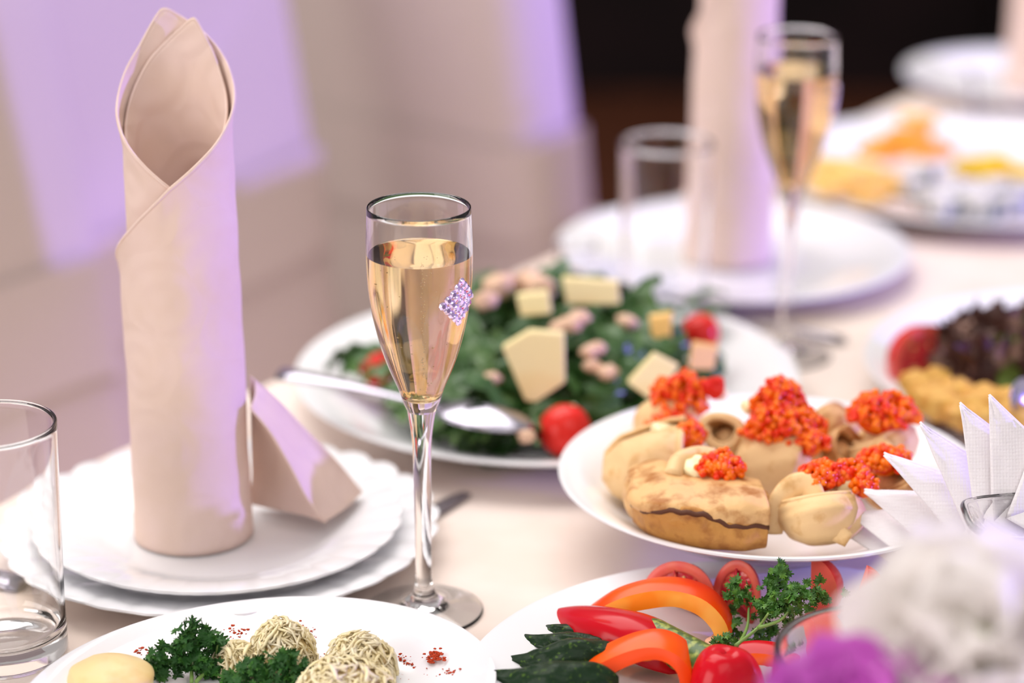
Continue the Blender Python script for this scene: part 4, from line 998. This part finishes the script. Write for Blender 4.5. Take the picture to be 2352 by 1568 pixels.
obj('rim', oblong(M().lathe([(.0735 + .0016 * math.cos(a), .0860 + .0016 * math.sin(a)) for a in [i * math.pi / 4 for i in range(8)]], 96, mod=wavy, close=True)), GLASS, t, origin=(0, 0, 0))
# ------------------------------------------------------------------ flowers near the camera
def petal_mesh(L, W, cup, seed, mt, ruf=.04):
    def fn(u, v):
        s_ = v; w_ = W * (math.sin(math.pi * (.08 + .84 * s_) ** .75) ** .7); x = lerp(-1, 1, u)
        return Vector((x * w_, -cup * math.sin(s_ * 1.7) * L + (x * x) * W * -.35, s_ * L)) + Vector((0, ruf * W * math.sin(x * 5 + seed) * s_ * s_, ruf * W * .6 * math.cos(x * 4 + seed) * s_ * s_))
    return M().grid(fn, 12, 10).mesh('petal', mt)
def flower(name, label, c, r, mt, layers, tiltv, seed, stem_to):
    c = Vector(c); t = thing(name, label, 'flower', c); rng = random.Random(seed)
    meshes = [petal_mesh(r * .95, r * .66, .30, seed + k, mt) for k in range(3)]
    q0 = Vector(tiltv).to_track_quat('Z', 'Y')
    for li, (n, op, sc) in enumerate(layers):
        for i in range(n):
            a = 2 * math.pi * (i + .5 * li) / n + rng.uniform(-.15, .15)
            q = q0 @ Quaternion((0, 0, 1), a) @ Quaternion((1, 0, 0), -R(op + rng.uniform(-6, 6)))
            o = link('petal', rng.choice(meshes), t, loc=q0 @ Vector((0, 0, -.002 * li)), scale=sc * rng.uniform(.9, 1.05))
            o.rotation_euler = q.to_euler()
    obj('heart', M().blob(c + q0 @ Vector((0, 0, r * .25)), (r * .2, r * .2, r * .3), .2, 3, 16, 10), SEPAL, t)
    obj('stem', M().tube(spline([c, c.lerp(Vector(stem_to), .5) + Vector((.004, 0, .01)), stem_to], 12), .0025, 8), SEPAL, t)
    return t
VX = Vector((0.165, 0.715, TZ))
fc = aty(2235, 1545, .80)
flower('white_peony', 'large blurred white peony at the lower right corner', fc, .050, PETAL, [(4, 12, .8), (5, 38, 1.0), (6, 64, 1.08), (6, 84, 1.08)], (-.25, -.45, .85), 3, VX + Vector((0, 0, .07)))
fm = aty(1950, 1690, .775)
flower('magenta_flower', 'blurred magenta flower below the white peony', fm, .036, MAGENTA, [(5, 20, .7), (6, 50, 1.0), (7, 80, 1.1)], (-.2, -.3, .9), 5, VX + Vector((0, 0, .07)))
fm2 = aty(2150, 1770, .765)
flower('magenta_flower', 'blurred magenta flower at the bottom edge under the peony', fm2, .034, MAGENTA, [(5, 20, .7), (6, 50, 1.0), (7, 80, 1.1)], (0, -.3, .9), 6, VX + Vector((0.01, 0, .07)))
t = thing('vase', 'low white vase holding the white peony and magenta flowers', 'vase', VX)
obj('body', M().lathe(sm([(.0001, 0), (.030, 0), (.036, .006), (.040, .03), (.034, .06), (.028, .075), (.031, .085), (.029, .086), (.025, .074), (.030, .055), (.035, .03), (.030, .008), (.0001, .006)], 3), 56), CERAMIC, t, origin=(0, 0, 0))

# ------------------------------------------------------------------ tell look-alikes apart by their order
ORD = 'first second third fourth fifth sixth seventh eighth ninth tenth eleventh twelfth thirteenth fourteenth fifteenth'.split()
for g, txt in (('blue-veined cheese cubes', 'white blue-veined cheese cube on the platter'), ('golden fried bites by the lettuce', 'golden fried bite by the dark red lettuce'),
               ('chopped nuts on the leaf salad', 'pinkish chopped nut on the leaf salad'), ('pale orange cheese slabs', 'pale orange cheese slab on the platter'),
               ('orange cheese sticks', 'deep orange cheese stick at the platter back'), ('yellow cheese pieces', 'bright yellow cheese piece on the platter')):
    L = [o for o in bpy.data.objects if o.get('group') == g]
    L.sort(key=lambda o: (o.location - CAMP).x / (o.location - CAMP).dot(FW))
    for i, o in enumerate(L): o['label'] = '%s, %s from the left' % (txt, ORD[i])
c2['label'] = 'turned covered chair whose side shows as a violet stripe beside the dark doorway'
